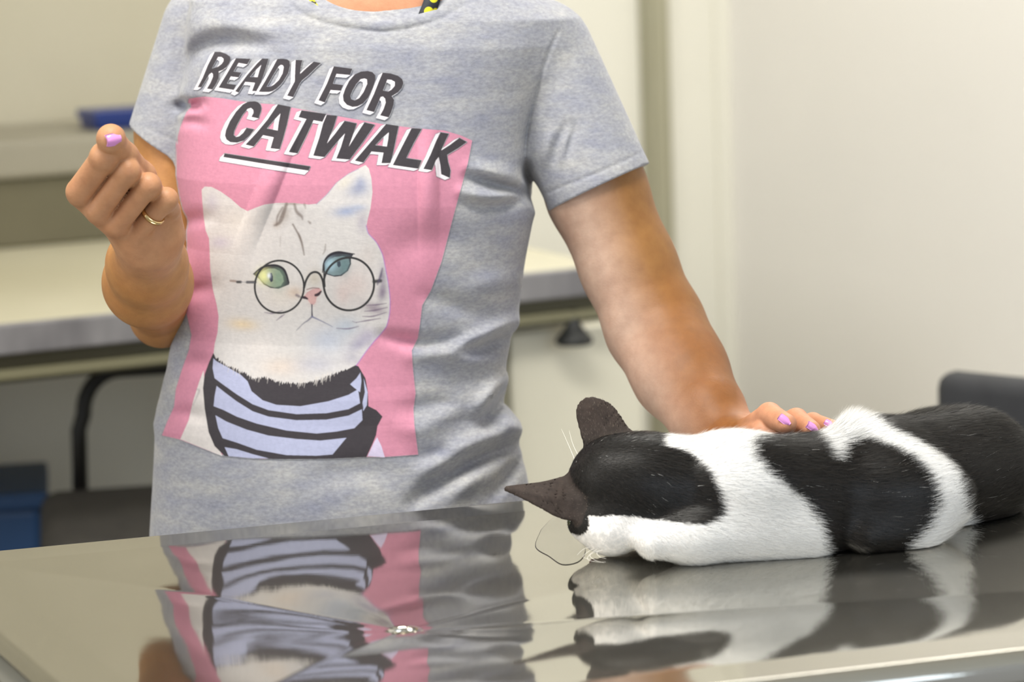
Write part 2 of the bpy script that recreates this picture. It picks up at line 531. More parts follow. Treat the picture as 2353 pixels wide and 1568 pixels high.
def table_grid():
    def axis(L, D, n):
        a = np.concatenate([np.linspace(0, 0.008, 8)[:-1], np.linspace(0.008, RIM - 0.004, 10)[:-1], np.linspace(RIM - 0.004, RIM + 0.004, 7)[:-1],
                            np.linspace(RIM + 0.004, D, n[0])[:-1], np.linspace(D, L - RIM - 0.004, n[1])[:-1], np.linspace(L - RIM - 0.004, L - RIM + 0.004, 7)[:-1],
                            np.linspace(L - RIM + 0.004, L - 0.008, 10)[:-1], np.linspace(L - 0.008, L, 8)])
        return a
    us = axis(TL, DU, (110, 260)); vs = axis(TD, DV, (110, 110))
    uu, vv = np.meshgrid(us, vs, indexing='ij')
    P = OFL[None, None] + uu[..., None] * U + vv[..., None] * Vd
    z = table_z(P[..., 0], P[..., 1])
    return us, vs, np.concatenate([P, z[..., None]], -1)


us, vs, G = table_grid()
nu, nv = len(us), len(vs)
idx = np.arange(nu * nv).reshape(nu, nv)
q = np.stack([idx[:-1, :-1], idx[:-1, 1:], idx[1:, 1:], idx[1:, :-1]], -1).reshape(-1, 4)
cen = G.reshape(-1, 3)[q].mean(1)
q = q[np.hypot(cen[:, 0] - DR[0], cen[:, 1] - DR[1]) > 0.0135]
# rim turned down all round
ring = np.concatenate([idx[:, 0], idx[-1, 1:], idx[::-1, -1][1:], idx[0, ::-1][1:-1]])
Vt = G.reshape(-1, 3); base = len(Vt); n = len(ring)
ctr = Vt[ring][:, :2].mean(0)
skirt = []
for dz, dout in ((0.003, 0.0025), (0.007, 0.004), (0.05, 0.004), (0.051, 0.001), (0.05, -0.003)):
    s_ = Vt[ring].copy(); d_ = unit(s_[:, :2] - ctr); s_[:, :2] += d_ * dout; s_[:, 2] = TZ - 0.006 - dz; skirt.append(s_)
Vt = np.concatenate([Vt] + skirt)
lay = [ring] + [base + i * n + np.arange(n) for i in range(5)]
qs = [np.stack([lay[i], np.roll(lay[i], -1), np.roll(lay[i + 1], -1), lay[i + 1]], -1) for i in range(5)]
mesh_np('table_top', Vt, np.concatenate([q[:, ::-1]] + [x[:, ::-1] for x in qs]), M_steel, tb)
M_chrome, _, _ = new_mat('drain_chrome', (0.62, 0.60, 0.54), 0.12, 1.0)
zd = float(table_z(DR[0] + 0.016, DR[1]))
V, f = lathe([(0.0118, -0.03), (0.0120, -0.004), (0.0128, -0.0008), (0.0145, 0.0006), (0.0162, 0.0007), (0.0178, -0.0004), (0.0178, -0.004)], (DR[0], DR[1], zd))
mesh_np('drain_ring', V, f[:1], M_chrome, tb, label='round chrome drain ring')
V, f = lathe([(0.012, -0.03), (0.012, -0.10), (0.0, -0.10)], (DR[0], DR[1], zd))
mesh_np('drain_pipe', V, f[:1], M_apron, tb)
M_leg = speckle_mat('table_frame_steel', (0.34, 0.33, 0.30), (0.42, 0.41, 0.37), 30.0, 0.35, 1.0)
for u_ in (0.07, TL - 0.07):
    for v_ in (0.07, TD - 0.07):
        P = OFL + U * u_ + Vd * v_
        box('leg', P, U, np.array([-U[1], U[0]]), (-0.02, -0.02, 0.0), (0.02, 0.02, TZ - 0.03), M_leg, tb, 0.004)
for v_ in (0.07, TD - 0.07):
    P = OFL + Vd * v_
    box('rail', P, U, np.array([-U[1], U[0]]), (0.07, -0.015, 0.15), (TL - 0.07, 0.015, 0.19), M_leg, tb, 0.003)
# ================================================================ person
def seg_field(shape, sc_, polylines):
    """sum of soft ridges / grooves traced over the cloth, sampled every sc_ px; origin (-200,-300)"""
    h, w = shape
    D = np.zeros(shape, np.float32)
    for pts, amp, sig in polylines:
        amp = amp * (1.25 if sig < 4 else 1.0 if sig > 40 else 1.9)
        pts = np.asarray(pts, float)
        pts = spline(pts, max(8, 4 * len(pts))) if len(pts) > 2 else pts
        x0, y0 = pts.min(0) - 4 * sig; x1, y1 = pts.max(0) + 4 * sig
        i0, i1 = max(0, int((x0 + 200) / sc_)), min(w, int((x1 + 200) / sc_) + 1)
        j0, j1 = max(0, int((y0 + 300) / sc_)), min(h, int((y1 + 300) / sc_) + 1)
        if i1 <= i0 or j1 <= j0:
            continue
        X, Y = np.meshgrid(np.arange(i0, i1) * sc_ - 200, np.arange(j0, j1) * sc_ - 300)
        L = np.concatenate([[0], np.cumsum(np.linalg.norm(np.diff(pts, axis=0), axis=1))]); L /= L[-1]
        best = np.full(X.shape, 1e9); par = np.zeros(X.shape)
        for a in range(len(pts) - 1):
            e = pts[a + 1] - pts[a]
            t = np.clip(((X - pts[a, 0]) * e[0] + (Y - pts[a, 1]) * e[1]) / (e @ e + 1e-9), 0, 1)
            d = np.hypot(X - pts[a, 0] - t * e[0], Y - pts[a, 1] - t * e[1])
            m = d < best; best[m] = d[m]; par[m] = (L[a] + t * (L[a + 1] - L[a]))[m]
        taper = np.sin(np.pi * np.clip(par * 0.84 + 0.08, 0, 1)) ** 0.7
        D[j0:j1, i0:i1] += amp * np.exp(-0.5 * (best / sig) ** 2) * taper
    return D


FOLDS = [
    # right side of the waist
    ([(1186, 742), (1160, 752), (1110, 779), (1076, 792), (1037, 806)], .0065, 15),
    ([(1172, 766), (1149, 776), (1119, 790), (1065, 808)], -.0080, 12),
    ([(880, 774), (961, 786), (1010, 783), (1054, 780)], -.0045, 12),
    ([(940, 822), (1000, 815), (1060, 822), (1130, 832)], .0035, 16),
    ([(1190, 870), (1176, 890), (1158, 908), (1138, 938), (1116, 968)], -.0090, 11),
    ([(1158, 870), (1140, 890), (1122, 915), (1095, 945)], .0060, 16),
    ([(1150, 960), (1176, 975), (1192, 985)], .005, 14),
    ([(964, 1052), (1010, 1046), (1048, 1038)], -.0035, 14),
    ([(1200, 1016), (1160, 1030), (1105, 1052), (1048, 1084), (992, 1122), (950, 1156)], -.0075, 15),
    ([(1190, 990), (1130, 1005), (1076, 1026), (1020, 1055), (970, 1085)], .0050, 16),
    ([(1190, 1060), (1160, 1100), (1130, 1140)], -.0060, 11),
    ([(1120, 1085), (1080, 1110), (1040, 1140)], .0040, 16),
    ([(930, 940), (1000, 930), (1060, 935)], -.0025, 16),
    ([(900, 975), (960, 985), (1020, 960), (1080, 920)], .0030, 18),
    ([(720, 1100), (820, 1085), (920, 1090)], -.0020, 22),
    # below the armpit
    ([(1236, 468), (1216, 446), (1170, 432), (1124, 418), (1078, 406)], -.0065, 9),
    ([(1180, 412), (1130, 398), (1080, 385)], .0035, 14),
    ([(1190, 440), (1150, 452), (1110, 452), (1060, 440)], .0045, 11),
    ([(1210, 456), (1160, 470), (1110, 472), (1070, 468)], -.0035, 10),
    ([(1205, 380), (1211, 405), (1226, 436), (1240, 470)], -.0110, 8),
    ([(1140, 728), (1080, 712), (1030, 695), (976, 680)], -.0026, 15),
    ([(1180, 640), (1130, 650), (1080, 660)], .0022, 18),
    ([(900, 590), (950, 560), (1000, 550), (1060, 560)], -.0022, 30),
    # right sleeve
    ([(1300, 285), (1285, 325), (1276, 372)], -.0017, 7),
    ([(1324, 282), (1312, 320), (1302, 360)], -.0017, 7),
    ([(1268, 300), (1258, 330), (1252, 372)], .0020, 8),
    ([(1312, 300), (1296, 335), (1288, 372)], .0014, 7),
    ([(1283, 73), (1254, 137), (1232, 217), (1219, 265), (1209, 319), (1206, 367), (1219, 408), (1235, 456)], -.0019, 3.2),
    ([(1240, 200), (1219, 265), (1207, 340), (1216, 410)], -.0032, 14),
    ([(1258, 443), (1346, 408), (1400, 386), (1470, 352)], -.0010, 2.6),
    # left shoulder and armpit
    ([(414, 180), (425, 150), (442, 124), (461, 108), (494, 97), (540, 95), (600, 102)], -.0060, 14),
    ([(452, 60), (520, 55), (600, 68), (660, 70)], .0030, 18),
    ([(436, -60), (434, 0), (421, 93), (409, 178), (404, 248)], -.0026, 3.2),
    ([(424, 20), (408, 110), (396, 200)], -.0055, 11),
    ([(404, 246), (416, 244), (430, 242)], -.0090, 9),
    ([(438, 240), (450, 242), (464, 238)], -.0050, 9),
    ([(420, 285), (440, 280), (470, 285)], -.0020, 9),
    ([(318, 278), (350, 300), (408, 326)], -.0010, 2.6),
    ([(410, 520), (440, 505), (480, 500)], -.0022, 12),
    ([(420, 690), (450, 670), (490, 660)], -.0022, 14),
    ([(395, 850), (430, 835), (480, 835)], -.0024, 14),
    ([(380, 960), (420, 950), (470, 960)], -.0024, 12),
    # neckband
    ([(650, -20), (690, 28), (760, 56), (850, 71), (900, 72), (960, 60), (1020, 40), (1080, 4)], -.0011, 3.0),
    ([(670, -20), (705, 15), (765, 38), (850, 54), (900, 54), (960, 42), (1010, 22), (1060, -12)], .0013, 10),
    # broad forms
    ([(590, 420), (640, 440)], .0090, 85), ([(960, 430), (1010, 430)], .0100, 80),
    ([(700, 760), (860, 760)], -.0040, 70),
]
DSC = 2.0
DMAP = seg_field((950, 1000), DSC, FOLDS)


def dsample(px, py):
    x = np.clip((px + 200) / DSC, 0, 997.99); y = np.clip((py + 300) / DSC, 0, 947.99)
    i = x.astype(int); j = y.astype(int); fx = x - i; fy = y - j
    return (DMAP[j, i] * (1 - fx) * (1 - fy) + DMAP[j, i + 1] * fx * (1 - fy) + DMAP[j + 1, i] * (1 - fx) * fy + DMAP[j + 1, i + 1] * fx * fy)


# silhouette of the shirt trunk: pixel row, left, right, half depth
YB = 2.80
TR = np.array([(-95, 660, 960, .050), (-60, 560, 1090, .065), (-20, 462, 1210, .080), (0, 436, 1240, .085), (40, 424, 1300, .092), (100, 420, 1292, .100),
               (200, 413, 1252, .105), (300, 408, 1233, .108), (400, 406, 1228, .110), (450, 414, 1232, .110), (490, 424, 1228, .109),
               (560, 431, 1214, .107), (620, 425, 1203, .105), (700, 408, 1194, .102), (760, 399, 1184, .100), (800, 392, 1170, .100),
               (850, 381, 1160, .101), (880, 375, 1171, .102), (905, 369, 1174, .102), (935, 361, 1167, .102), (970, 354, 1189, .103), (1000, 357, 1196, .104),
               (1050, 355, 1203, .106), (1110, 352, 1214, .108), (1160, 349, 1224, .110), (1230, 345, 1236, .112), (1330, 340, 1250, .115), (1440, 335, 1260, .117)], float)
_l = at(TR[:, 1], TR[:, 0], YB); _r = at(TR[:, 2], TR[:, 0], YB)
_z = (_l[:, 2] + _r[:, 2]) / 2
_o = np.argsort(_z)
TZs, TXL, TXR, THD = _z[_o], _l[_o, 0], _r[_o, 0], TR[_o, 3]
# the body leans, so a row on the picture is not level: shear by (zr - zl)
SLOPE = float(np.mean((_r[:, 2] - _l[:, 2]) / (_r[:, 0] - _l[:, 0])))
XM = float(np.mean((_l[:, 0] + _r[:, 0]) / 2))


def trunk(p, grow=0.0):
    z = p[:, 2] - SLOPE * (p[:, 0] - np.interp(p[:, 2], TZs, (TXL + TXR) / 2))
    xl = np.interp(z, TZs, TXL) - grow; xr = np.interp(z, TZs, TXR) + grow; hd = np.interp(z, TZs, THD) + grow
    a = (xr - xl) / 2
    qx = np.abs(p[:, 0] - (xl + xr) / 2) / a; qy = np.abs(p[:, 1] - YB) / hd
    m = np.sqrt(qx ** 2 + qy ** 2) + 1e-9
    n = 2.25
    k = (qx ** n + qy ** n) ** (1 / n)
    # distance scale along the direction to the axis
    ux, uy = qx / m, qy / m
    s = 1.0 / np.sqrt((ux / a) ** 2 + (uy / hd) ** 2)
    f = (k - 1) * s
    top = TZs[-1] + grow
    return np.maximum(f, (z - top)), z


SR_A, SR_B = at(1236, 128, 2.815), at(1380, 436, 2.795)       # right sleeve axis
SL_A, SL_B = at(484, 70, 2.85), at(402, 344, 2.855)          # left sleeve axis
SR_N, SL_N = unit(SR_B - SR_A), unit(SL_B - SL_A)
HR_C = at(1377, 430, 2.795)
hr = unit(at(1490, 377, 2.795) - at(1265, 484, 2.795))
SR_CUT = unit(np.cross(hr, np.cross(SR_N, hr)))
hl = unit(at(410, 349, 2.855) - at(305, 286, 2.855))
SL_CUT = unit(np.cross(hl, np.cross(SL_N, hl)))
HL_C = at(358, 318, 2.855)
HEM_Z = float(at(800, 1425, YB)[2])
NECK_C = at(866, -78, 2.70)
NECK_U = unit(at(1066, -66, 2.70) - at(866, -78, 2.70)); NECK_A = 187 * 4.17e-4; NECK_B = 113 * 4.17e-4


def sleeve(p, a, b, n, hc, cut, ra, rb):
    e = b + n * 0.05
    out = rcone(p, a, e, ra, rb)
    out = np.maximum(out, (p - hc) @ cut)
    inner = rcone(p, b + n * (rb - 0.012), b + n * 0.12, rb - 0.0030, rb - 0.0020)
    return out, inner


def shirt(p, folds=True):
    f, z = trunk(p)
    r, ri = sleeve(p, SR_A, SR_B, SR_N, HR_C, SR_CUT, .0560, .0540)
    l, li = sleeve(p, SL_A, SL_B, SL_N, HL_C, SL_CUT, .0490, .0520)
    f = smin(f, r, .022)
    f = smin(f, l, .012)
    if folds:
        px, py = project(p)
        w = np.clip((YB + 0.03 - p[:, 1]) / 0.05, 0, 1)
        f = f - dsample(px, py) * w
    f = np.maximum(f, -ri); f = np.maximum(f, -li)
    # neck opening
    e1_ = (p - NECK_C) @ NECK_U; e2_ = p[:, 2] - NECK_C[2] - 0.35 * (p[:, 1] - YB + .1)
    k0 = np.sqrt((e1_ / NECK_A) ** 2 + (e2_ / NECK_B) ** 2)
    f = np.maximum(f, (1 - k0) * NECK_B)
    f = np.maximum(f, HEM_Z - p[:, 2])
    return f


V, Q = sdf_mesh(shirt, (-0.42, 2.62, HEM_Z - 0.02), (0.22, 2.97, 1.56), 0.0019)
M_shirt, nt, b = new_mat('heather_grey_jersey', (0.4, 0.4, 0.42), 0.85, 0, 0.25)
n1 = noise(nt, 34, 4, 0.62, (0.55, 0.55, 1.5)); n2 = noise(nt, 420, 2, 0.6, (0.5, 0.5, 1.0)); n3 = noise(nt, 9, 2, 0.5)
c1 = ramp(nt, n1, [(0.30, (0.240, 0.250, 0.310)), (0.52, (0.308, 0.313, 0.342)), (0.72, (0.395, 0.391, 0.388))])
c2 = ramp(nt, n2, [(0.30, (0.80, 0.80, 0.82)), (0.70, (1.14, 1.14, 1.13))])
nt.links.new(mixcol(nt, 1.0, c1, c2, 'MULTIPLY'), b.inputs['Base Color'])
b.inputs['Sheen Weight'].default_value = 0.25; b.inputs['Sheen Roughness'].default_value = 0.6
bump(nt, b, n2, 0.25, 0.0006)
SHIRT_VQ = (V, Q)

# ---- body: arms and hands follow the photograph joint by joint
def A(px, py, Y):
    return at(px, py, Y)


# her right arm and fist (left in the picture)
RA = dict(sh=A(474, 100, 2.85), up=A(414, 310, 2.855), md=A(404, 520, 2.84), el=A(371, 726, 2.80), fb=A(340, 650, 2.69), fm=A(338, 608, 2.63), wr=A(342, 556, 2.565))
FI = {
    'index': ((184, 440, 2.512), (240, 360, 2.486), (285, 388, 2.515), (272, 425, 2.530), .0122, .0119, .0100),
    'middle': ((226, 484, 2.514), (292, 393, 2.492), (322, 420, 2.522), (300, 450, 2.535), .0110, .0107, .0092),
    'ring': ((268, 514, 2.522), (341, 426, 2.502), (362, 450, 2.530), (336, 478, 2.540), .0108, .0104, .0090),
    'little': ((312, 537, 2.534), (382, 458, 2.516), (392, 482, 2.540), (366, 505, 2.546), .0100, .0096, .0084),
}
TH_ = ((345, 470, 2.560), (322, 405, 2.530), (286, 358, 2.500), (256, 322, 2.478))


def right_arm(p):
    f = rcone(p, RA['sh'], RA['up'], .043, .0435)
    f = smin(f, rcone(p, RA['up'], RA['md'], .0445, .0400), .01)
    f = smin(f, rcone(p, RA['md'], RA['el'], .0395, .0270), .02)
    f = smin(f, rcone(p, RA['el'], RA['fb'], .0265, .0385), .022)
    f = smin(f, rcone(p, RA['fb'], RA['fm'], .0385, .0335), .022)
    g = smin(f, rcone(p, RA['fm'], RA['wr'], .0335, .0275), .022)
    # palm
    h = None
    wr = A(340, 548, 2.57)
    for k, o in (('index', (-14, 4)), ('middle', (-5, 2)), ('ring', (4, 0)), ('little', (14, -4))):
        m, _, _, _, r0, _, _ = FI[k]
        c = rcone(p, A(m[0] + 4, m[1] + 4, m[2] + .006), wr + np.array([o[0] * 3.4e-4, 0, 0]), r0 + .0012, .0185)
        h = c if h is None else smin(h, c, .007)
    c = rcone(p, A(380, 532, 2.562), A(384, 492, 2.552), .0145, .0125); h = smin(h, c, .008)
    c = rcone(p, A(345, 480, 2.556), A(310, 440, 2.545), .020, .016); h = smin(h, c, .010)
    h = smin(h, ellip(p, A(272, 440, 2.545), (.030, .026, .026)), .008)
    g = smin(g, h, .020)
    fing = None
    for k in ('index', 'middle', 'ring', 'little'):
        m, pi, di, ti, r0, r1, r2 = FI[k]
        m, pi, di, ti = A(*m), A(*pi), A(*di), A(*ti)
        d = rcone(p, m, pi, r0, r1 * .97)
        d = smin(d, rcone(p, pi, di, r1 * .98, r2), .0035)
        d = smin(d, rcone(p, di, ti, r2, r2 * .92), .003)
        d = smin(d, np.linalg.norm(p - pi, axis=1) - r1 * 1.0, .004)
        fing = d if fing is None else smin(fing, d, .0012)
    g = smin(g, fing, .0042)
    t = [A(*q) for q in TH_]
    d = rcone(p, t[0], t[1], .017, .0135)
    d = smin(d, rcone(p, t[1], t[2], .0132, .0118), .006)
    d = smin(d, rcone(p, t[2], t[3], .0116, .0118), .005)
    d = smin(d, np.linalg.norm(p - A(255, 318, 2.474), axis=1) - .0126, .004)
    g = smin(g, d, .0022)
    # knuckle tendons
    for q, r, a in (((203, 492, 2.503), .006, .0014), ((252, 520, 2.512), .006, .0011), ((172, 446, 2.502), .007, .0012), ((388, 518, 2.545), .006, .0008)):
        dd = np.linalg.norm(p - A(*q), axis=1)
        g = g - a * np.exp(-0.5 * (dd / r) ** 2)
    return g


# her left arm, reaching behind the cat
LA = [A(1300, 250, 2.81), A(1372, 445, 2.80), A(1444, 612, 2.785), A(1506, 752, 2.765), A(1564, 860, 2.725), A(1630, 965, 2.665), A(1668, 1015, 2.635)]
LR = [.050, .0490, .0465, .0480, .0455, .0355, .0290]
FL = {  # knuckle, middle joint, tip, radii
    'index': ((1716, 990, 2.590), (1768, 954, 2.560), (1808, 975, 2.515), .0112, .0112, .0092),
    'middle': ((1760, 992, 2.606), (1830, 966, 2.572), (1864, 988, 2.520), .0112, .0108, .0086),
    'ring': ((1800, 996, 2.618), (1868, 972, 2.590), (1912, 982, 2.555), .0104, .0092, .0070),
    'little': ((1810, 1012, 2.632), (1870, 998, 2.615), (1905, 1010, 2.59), .0094, .0084, .0066),
}


def left_arm(p):
    f = None
    for i in range(len(LA) - 1):
        c = rcone(p, LA[i], LA[i + 1], LR[i], LR[i + 1])
        f = c if f is None else smin(f, c, .012)
    f = smin(f, rcone(p, A(1545, 815, 2.735), A(1618, 930, 2.675), .041, .031), .015)
    f = f + .0020 * np.exp(-0.5 * (np.linalg.norm(p - A(1478, 770, 2.72), axis=1) / .016) ** 2)
    h = None
    for k in FL:
        m, pi, ti, r0, r1, r2 = FL[k]
        m, pi, ti = A(*m), A(*pi), A(*ti)
        c = rcone(p, LA[-1] + np.array([.01, 0, 0]), m, .021, r0 + .001)
        h = c if h is None else smin(h, c, .006)
    c = rcone(p, A(1690, 1005, 2.60), A(1752, 992, 2.555), .013, .0098)     # thumb, under the index finger
    h = smin(h, smin(c, rcone(p, A(1752, 992, 2.555), A(1786, 996, 2.545), .0098, .0082), .004), .005)
    f = smin(f, h, .018)
    for k in FL:
        m, pi, ti, r0, r1, r2 = FL[k]
        m, pi, ti = A(*m), A(*pi), A(*ti)
        d = smin(rcone(p, m, pi, r0, r1), rcone(p, pi, ti, r1, r2), .003)
        f = smin(f, d, .0022)
    return f


NB = A(862, -30, 2.83); NT = A(858, -230, 2.81); HD = A(855, -395, 2.795)


def torso(p):
    f, z = trunk(p, -0.022)
    f = smin(f, rcone(p, A(1236, 128, 2.815), LA[0], .045, .046), .02)
    f = smin(f, rcone(p, A(500, 70, 2.85), RA['sh'], .038, .040), .02)
    f = smin(f, rcone(p, NB, NT, .056, .053), .03)
    f = smin(f, ellip(p, A(868, 20, 2.768), (.110, .055, .052)), .03)
    # head
    hc = HD
    f2 = ellip(p, hc + np.array([0, .012, .028]), (.076, .094, .098))
    f2 = smin(f2, ellip(p, hc + np.array([0, -.022, -.052]), (.056, .066, .062)), .03)
    f2 = smin(f2, rcone(p, hc + np.array([0, -.090, .010]), hc + np.array([0, -.108, -.030]), .007, .0095), .012)
    f2 = smin(f2, ellip(p, hc + np.array([0, -.078, -.066]), (.024, .012, .009)), .006)
    for s in (-1, 1):
        f2 = smin(f2, ellip(p, hc + np.array([s * .078, .018, -.012]), (.010, .018, .031)), .006)
        f2 = f2 + .006 * np.exp(-0.5 * (np.linalg.norm(p - (hc + np.array([s * .031, -.092, .012])), axis=1) / .012) ** 2)
    f2 = smin(f2, ellip(p, hc + np.array([0, -.070, -.100]), (.024, .018, .016)), .012)
    for s_ in (-1, 1):
        f2 = smin(f2, ellip(p, hc + np.array([s_ * .031, -.083, .0225]), (.017, .009, .0055)), .008)
    f = smin(f, f2, .03)
    return np.maximum(f, 0.80 - p[:, 2])


V1, Q1 = sdf_mesh(right_arm, (-0.44, 2.44, 0.98), (-0.24, 2.93, 1.46), 0.0013)
V2, Q2 = sdf_mesh(left_arm, (0.0, 2.48, 0.90), (0.34, 2.88, 1.42), 0.0014)
V3, Q3 = sdf_mesh(torso, (-0.40, 2.62, 0.78), (0.18, 2.97, 1.75), 0.005)
BV = np.concatenate([V1, V2, V3]); BQ = [np.concatenate([Q1, Q2 + len(V1), Q3 + len(V1) + len(V2)])]
M_skin, nt, b = new_mat('tanned_skin', (0.5, 0.3, 0.18), 0.5, 0, 0.35)
n1 = noise(nt, 75, 5, 0.6); n2 = noise(nt, 500, 3, 0.6); n4 = noise(nt, 22, 3, 0.5)
c1 = ramp(nt, n1, [(0.3, (0.88, 0.84, 0.82)), (0.7, (1.08, 1.08, 1.07))])
c2 = mixcol(nt, 1.0, attr(nt, 'skin_colour'), c1, 'MULTIPLY')
c3 = ramp(nt, n4, [(0.42, (1, 1, 1)), (0.60, (1.06, 0.96, 0.92))])
nt.links.new(mixcol(nt, 0.4, c2, c3, 'MULTIPLY'), b.inputs['Base Color'])
b.inputs['Subsurface Weight'].default_value = 0.12
b.inputs['Subsurface Radius'].default_value = (1.0, 0.35, 0.2); b.inputs['Subsurface Scale'].default_value = 0.004
bump(nt, b, n2, 0.3, 0.0008)
person = mesh_np('person', BV, BQ, M_skin, label='person in a grey printed t-shirt raising one fist and resting a hand on the cat', cat='person')
# tan: outer forearms and upper arm are browner, the inside of the left arm and the hands are paler and pinker
tan = np.array(lin((176, 126, 76))); pale = np.array(lin((180, 152, 135))); pink = np.array(lin((214, 162, 130)))
col = np.tile(np.array(lin((192, 140, 108))), (len(BV), 1))
px, py = project(BV[len(V1):len(V1) + len(V2)])
axp = np.array([[1255, 200], [1372, 445], [1444, 612], [1506, 752], [1575, 885], [1630, 990], [1700, 1060]], float)
xa = np.interp(py, axp[:, 1], axp[:, 0])
sd = (px - xa) * 0.93 / 110.0 + 0.25 * np.clip((py - 640) / 300, -1, 1.6) + 0.10
w = np.clip(sd * 0.9 + 0.5, 0, 1); w = w * w * (3 - 2 * w)
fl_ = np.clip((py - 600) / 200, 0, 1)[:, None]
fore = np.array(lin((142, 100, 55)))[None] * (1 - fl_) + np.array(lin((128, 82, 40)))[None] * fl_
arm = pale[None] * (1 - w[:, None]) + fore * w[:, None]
hw = np.clip((px - 1690) / 40, 0, 1)[:, None]
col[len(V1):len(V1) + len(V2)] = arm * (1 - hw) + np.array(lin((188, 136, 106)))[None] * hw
px, py = project(BV[:len(V1)]); Yv = BV[:len(V1), 1]
hw = np.clip((2.60 - Yv) / 0.05, 0, 1)[:, None]
col[:len(V1)] = tan[None] * (1 - hw) + np.array(lin((178, 132, 98)))[None] * hw
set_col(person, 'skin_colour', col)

tshirt = mesh_np('t_shirt', SHIRT_VQ[0], SHIRT_VQ[1], M_shirt, person, label='heather grey short-sleeved t-shirt')

# ---- nails, ring, lanyard
M_nail, _, _ = new_mat('lilac_nail_varnish', lin((206, 140, 200)), 0.18)


def nail(name, c, along, facing, L, Wd, tp=.62):
    """curved plate, c centre, along = towards the free edge, facing = outwards"""
    al = unit(np.asarray(along, float)); fa = np.asarray(facing, float); fa = unit(fa - al * (fa @ al)); sd_ = np.cross(al, fa)
    n = 11; V = []
    s = np.linspace(-1, 1, n)
    for layer in (0.0006, -0.0008):
        for i in s:
            for j in s:
                half = Wd / 2 * (1 - tp * max(0, i) ** 1.8 - 0.12 * max(0, -i) ** 3)
                V.append(c + al * (i * L / 2) + sd_ * (j * half) + fa * (layer - 0.26 * Wd * j * j - 0.05 * L * i * i))
    V = np.array(V); g = np.arange(n * n).reshape(n, n)
    q = np.stack([g[:-1, :-1], g[:-1, 1:], g[1:, 1:], g[1:, :-1]], -1).reshape(-1, 4)
    r = np.concatenate([g[0], g[1:, -1], g[-1, ::-1][1:], g[::-1, 0][1:-1]])
    sd2 = np.stack([r, np.roll(r, -1), np.roll(r, -1) + n * n, r + n * n], -1)
    return mesh_np(name, V, np.concatenate([q, q[:, ::-1] + n * n, sd2]), M_nail, person)


def on_surface(f, px, py, Y0):
    p = at(px, py, Y0)[None]; d = unit(p - CAM)
    p = p - d * 0.05
    for _ in range(60):
        p = p + d * np.clip(f(p), -.05, .05)[:, None] * 0.8
        if p[0, 1] > 2.90:
            p = at(px, py, 2.90)[None]; break
    return p[0], unit(grad(f, p))[0]


def put_nail(f, px, py, Y0, tipx, tipy, L, Wd, tp=.62):
    c, n = on_surface(f, px, py, Y0)
    t, _ = on_surface(f, tipx, tipy, Y0)
    o = nail('fingernail', c + n * 0.0009, t - c, n, L, Wd, tp)
    o['label'] = 'lilac varnished fingernail'


put_nail(right_arm, 263, 321, 2.47, 277, 318, .0138, .0112, .22)
put_nail(left_arm, 1804, 966, 2.53, 1813, 973, .0125, .0074)
put_nail(left_arm, 1868, 982, 2.53, 1877, 988, .0112, .0072)
put_nail(left_arm, 1905, 974, 2.56, 1915, 980, .0085, .0062)
M_gold, _, _ = new_mat('ring_gold', (0.80, 0.60, 0.30), 0.2, 1.0)
m, pi = A(*FI['little'][0]), A(*FI['little'][1])
rc = m + (pi - m) * 0.56; ax = unit(pi - m); u_ = unit(np.cross(ax, [0, 0, 1.0])); v_ = np.cross(ax, u_)
an = np.linspace(0, 2 * np.pi, 48, endpoint=False); RV = []
rr = .0104
for dr, da in ((.0011, -.0020), (.0015, 0), (.0011, .0020), (-.0012, .0020), (-.0012, -.0020)):
    RV.append(rc + ax * da + (rr + dr) * (np.cos(an)[:, None] * u_ + np.sin(an)[:, None] * v_))
RV = np.concatenate(RV); k = np.arange(48)
rq = np.concatenate([np.stack([i * 48 + k, i * 48 + (k + 1) % 48, ((i + 1) % 5) * 48 + (k + 1) % 48, ((i + 1) % 5) * 48 + k], -1) for i in range(5)])
mesh_np('ring', RV, rq, M_gold, person, label='plain gold ring')

# lanyard round the neck
M_lan, nt, b = new_mat('lanyard_navy', lin((26, 30, 40)), 0.6)
vo = nt.nodes.new('ShaderNodeTexVoronoi'); vo.inputs['Scale'].default_value = 95
tc = nt.nodes.new('ShaderNodeTexCoord'); nt.links.new(tc.outputs['Object'], vo.inputs['Vector'])
nt.links.new(ramp(nt, vo.outputs['Distance'], [(0.40, lin((214, 206, 30))), (0.46, lin((26, 30, 40)))]), b.inputs['Base Color'])


def strap(pix, side):
    c = []
    for (x, y) in spline(pix, 26):
        s, n = on_surface(torso, x, y, 2.74)
        c.append((s, n))
    c = [q for q in c if q[0][1] < 2.86]
    P = np.array([s + n * 0.004 for s, n in c]); N = np.array([n for s, n in c]); T = unit(np.gradient(P, axis=0)); S = unit(np.cross(T, N))
    V = np.concatenate([P + S * .0075, P - S * .0075, P - S * .0075 - N * .0015, P + S * .0075 - N * .0015]); n = len(P); k = np.arange(n - 1)
    return V, np.concatenate([np.stack([i * n + k, i * n + k + 1, ((i + 1) % 4) * n + k + 1, ((i + 1) % 4) * n + k], -1) for i in range(4)])


Va, qa = strap([(972, 48), (986, 16), (1000, -30), (998, -66)], 1)
Vb, qb = strap([(722, 28), (702, -4), (694, -44), (700, -70)], -1)
mesh_np('lanyard_strap', Va, qa, M_lan, person, label='navy lanyard strap with yellow dots')
mesh_np('lanyard_strap', Vb, qb, M_lan, person, label='navy lanyard strap with yellow dots')

# trousers, shoes, hair, eyes (out of the picture, or behind the table)
M_tr = speckle_mat('trousers_navy', lin((40, 46, 62)), lin((52, 58, 74)), 60, 0.85)
hipc = (TXL[0] + TXR[0]) / 2


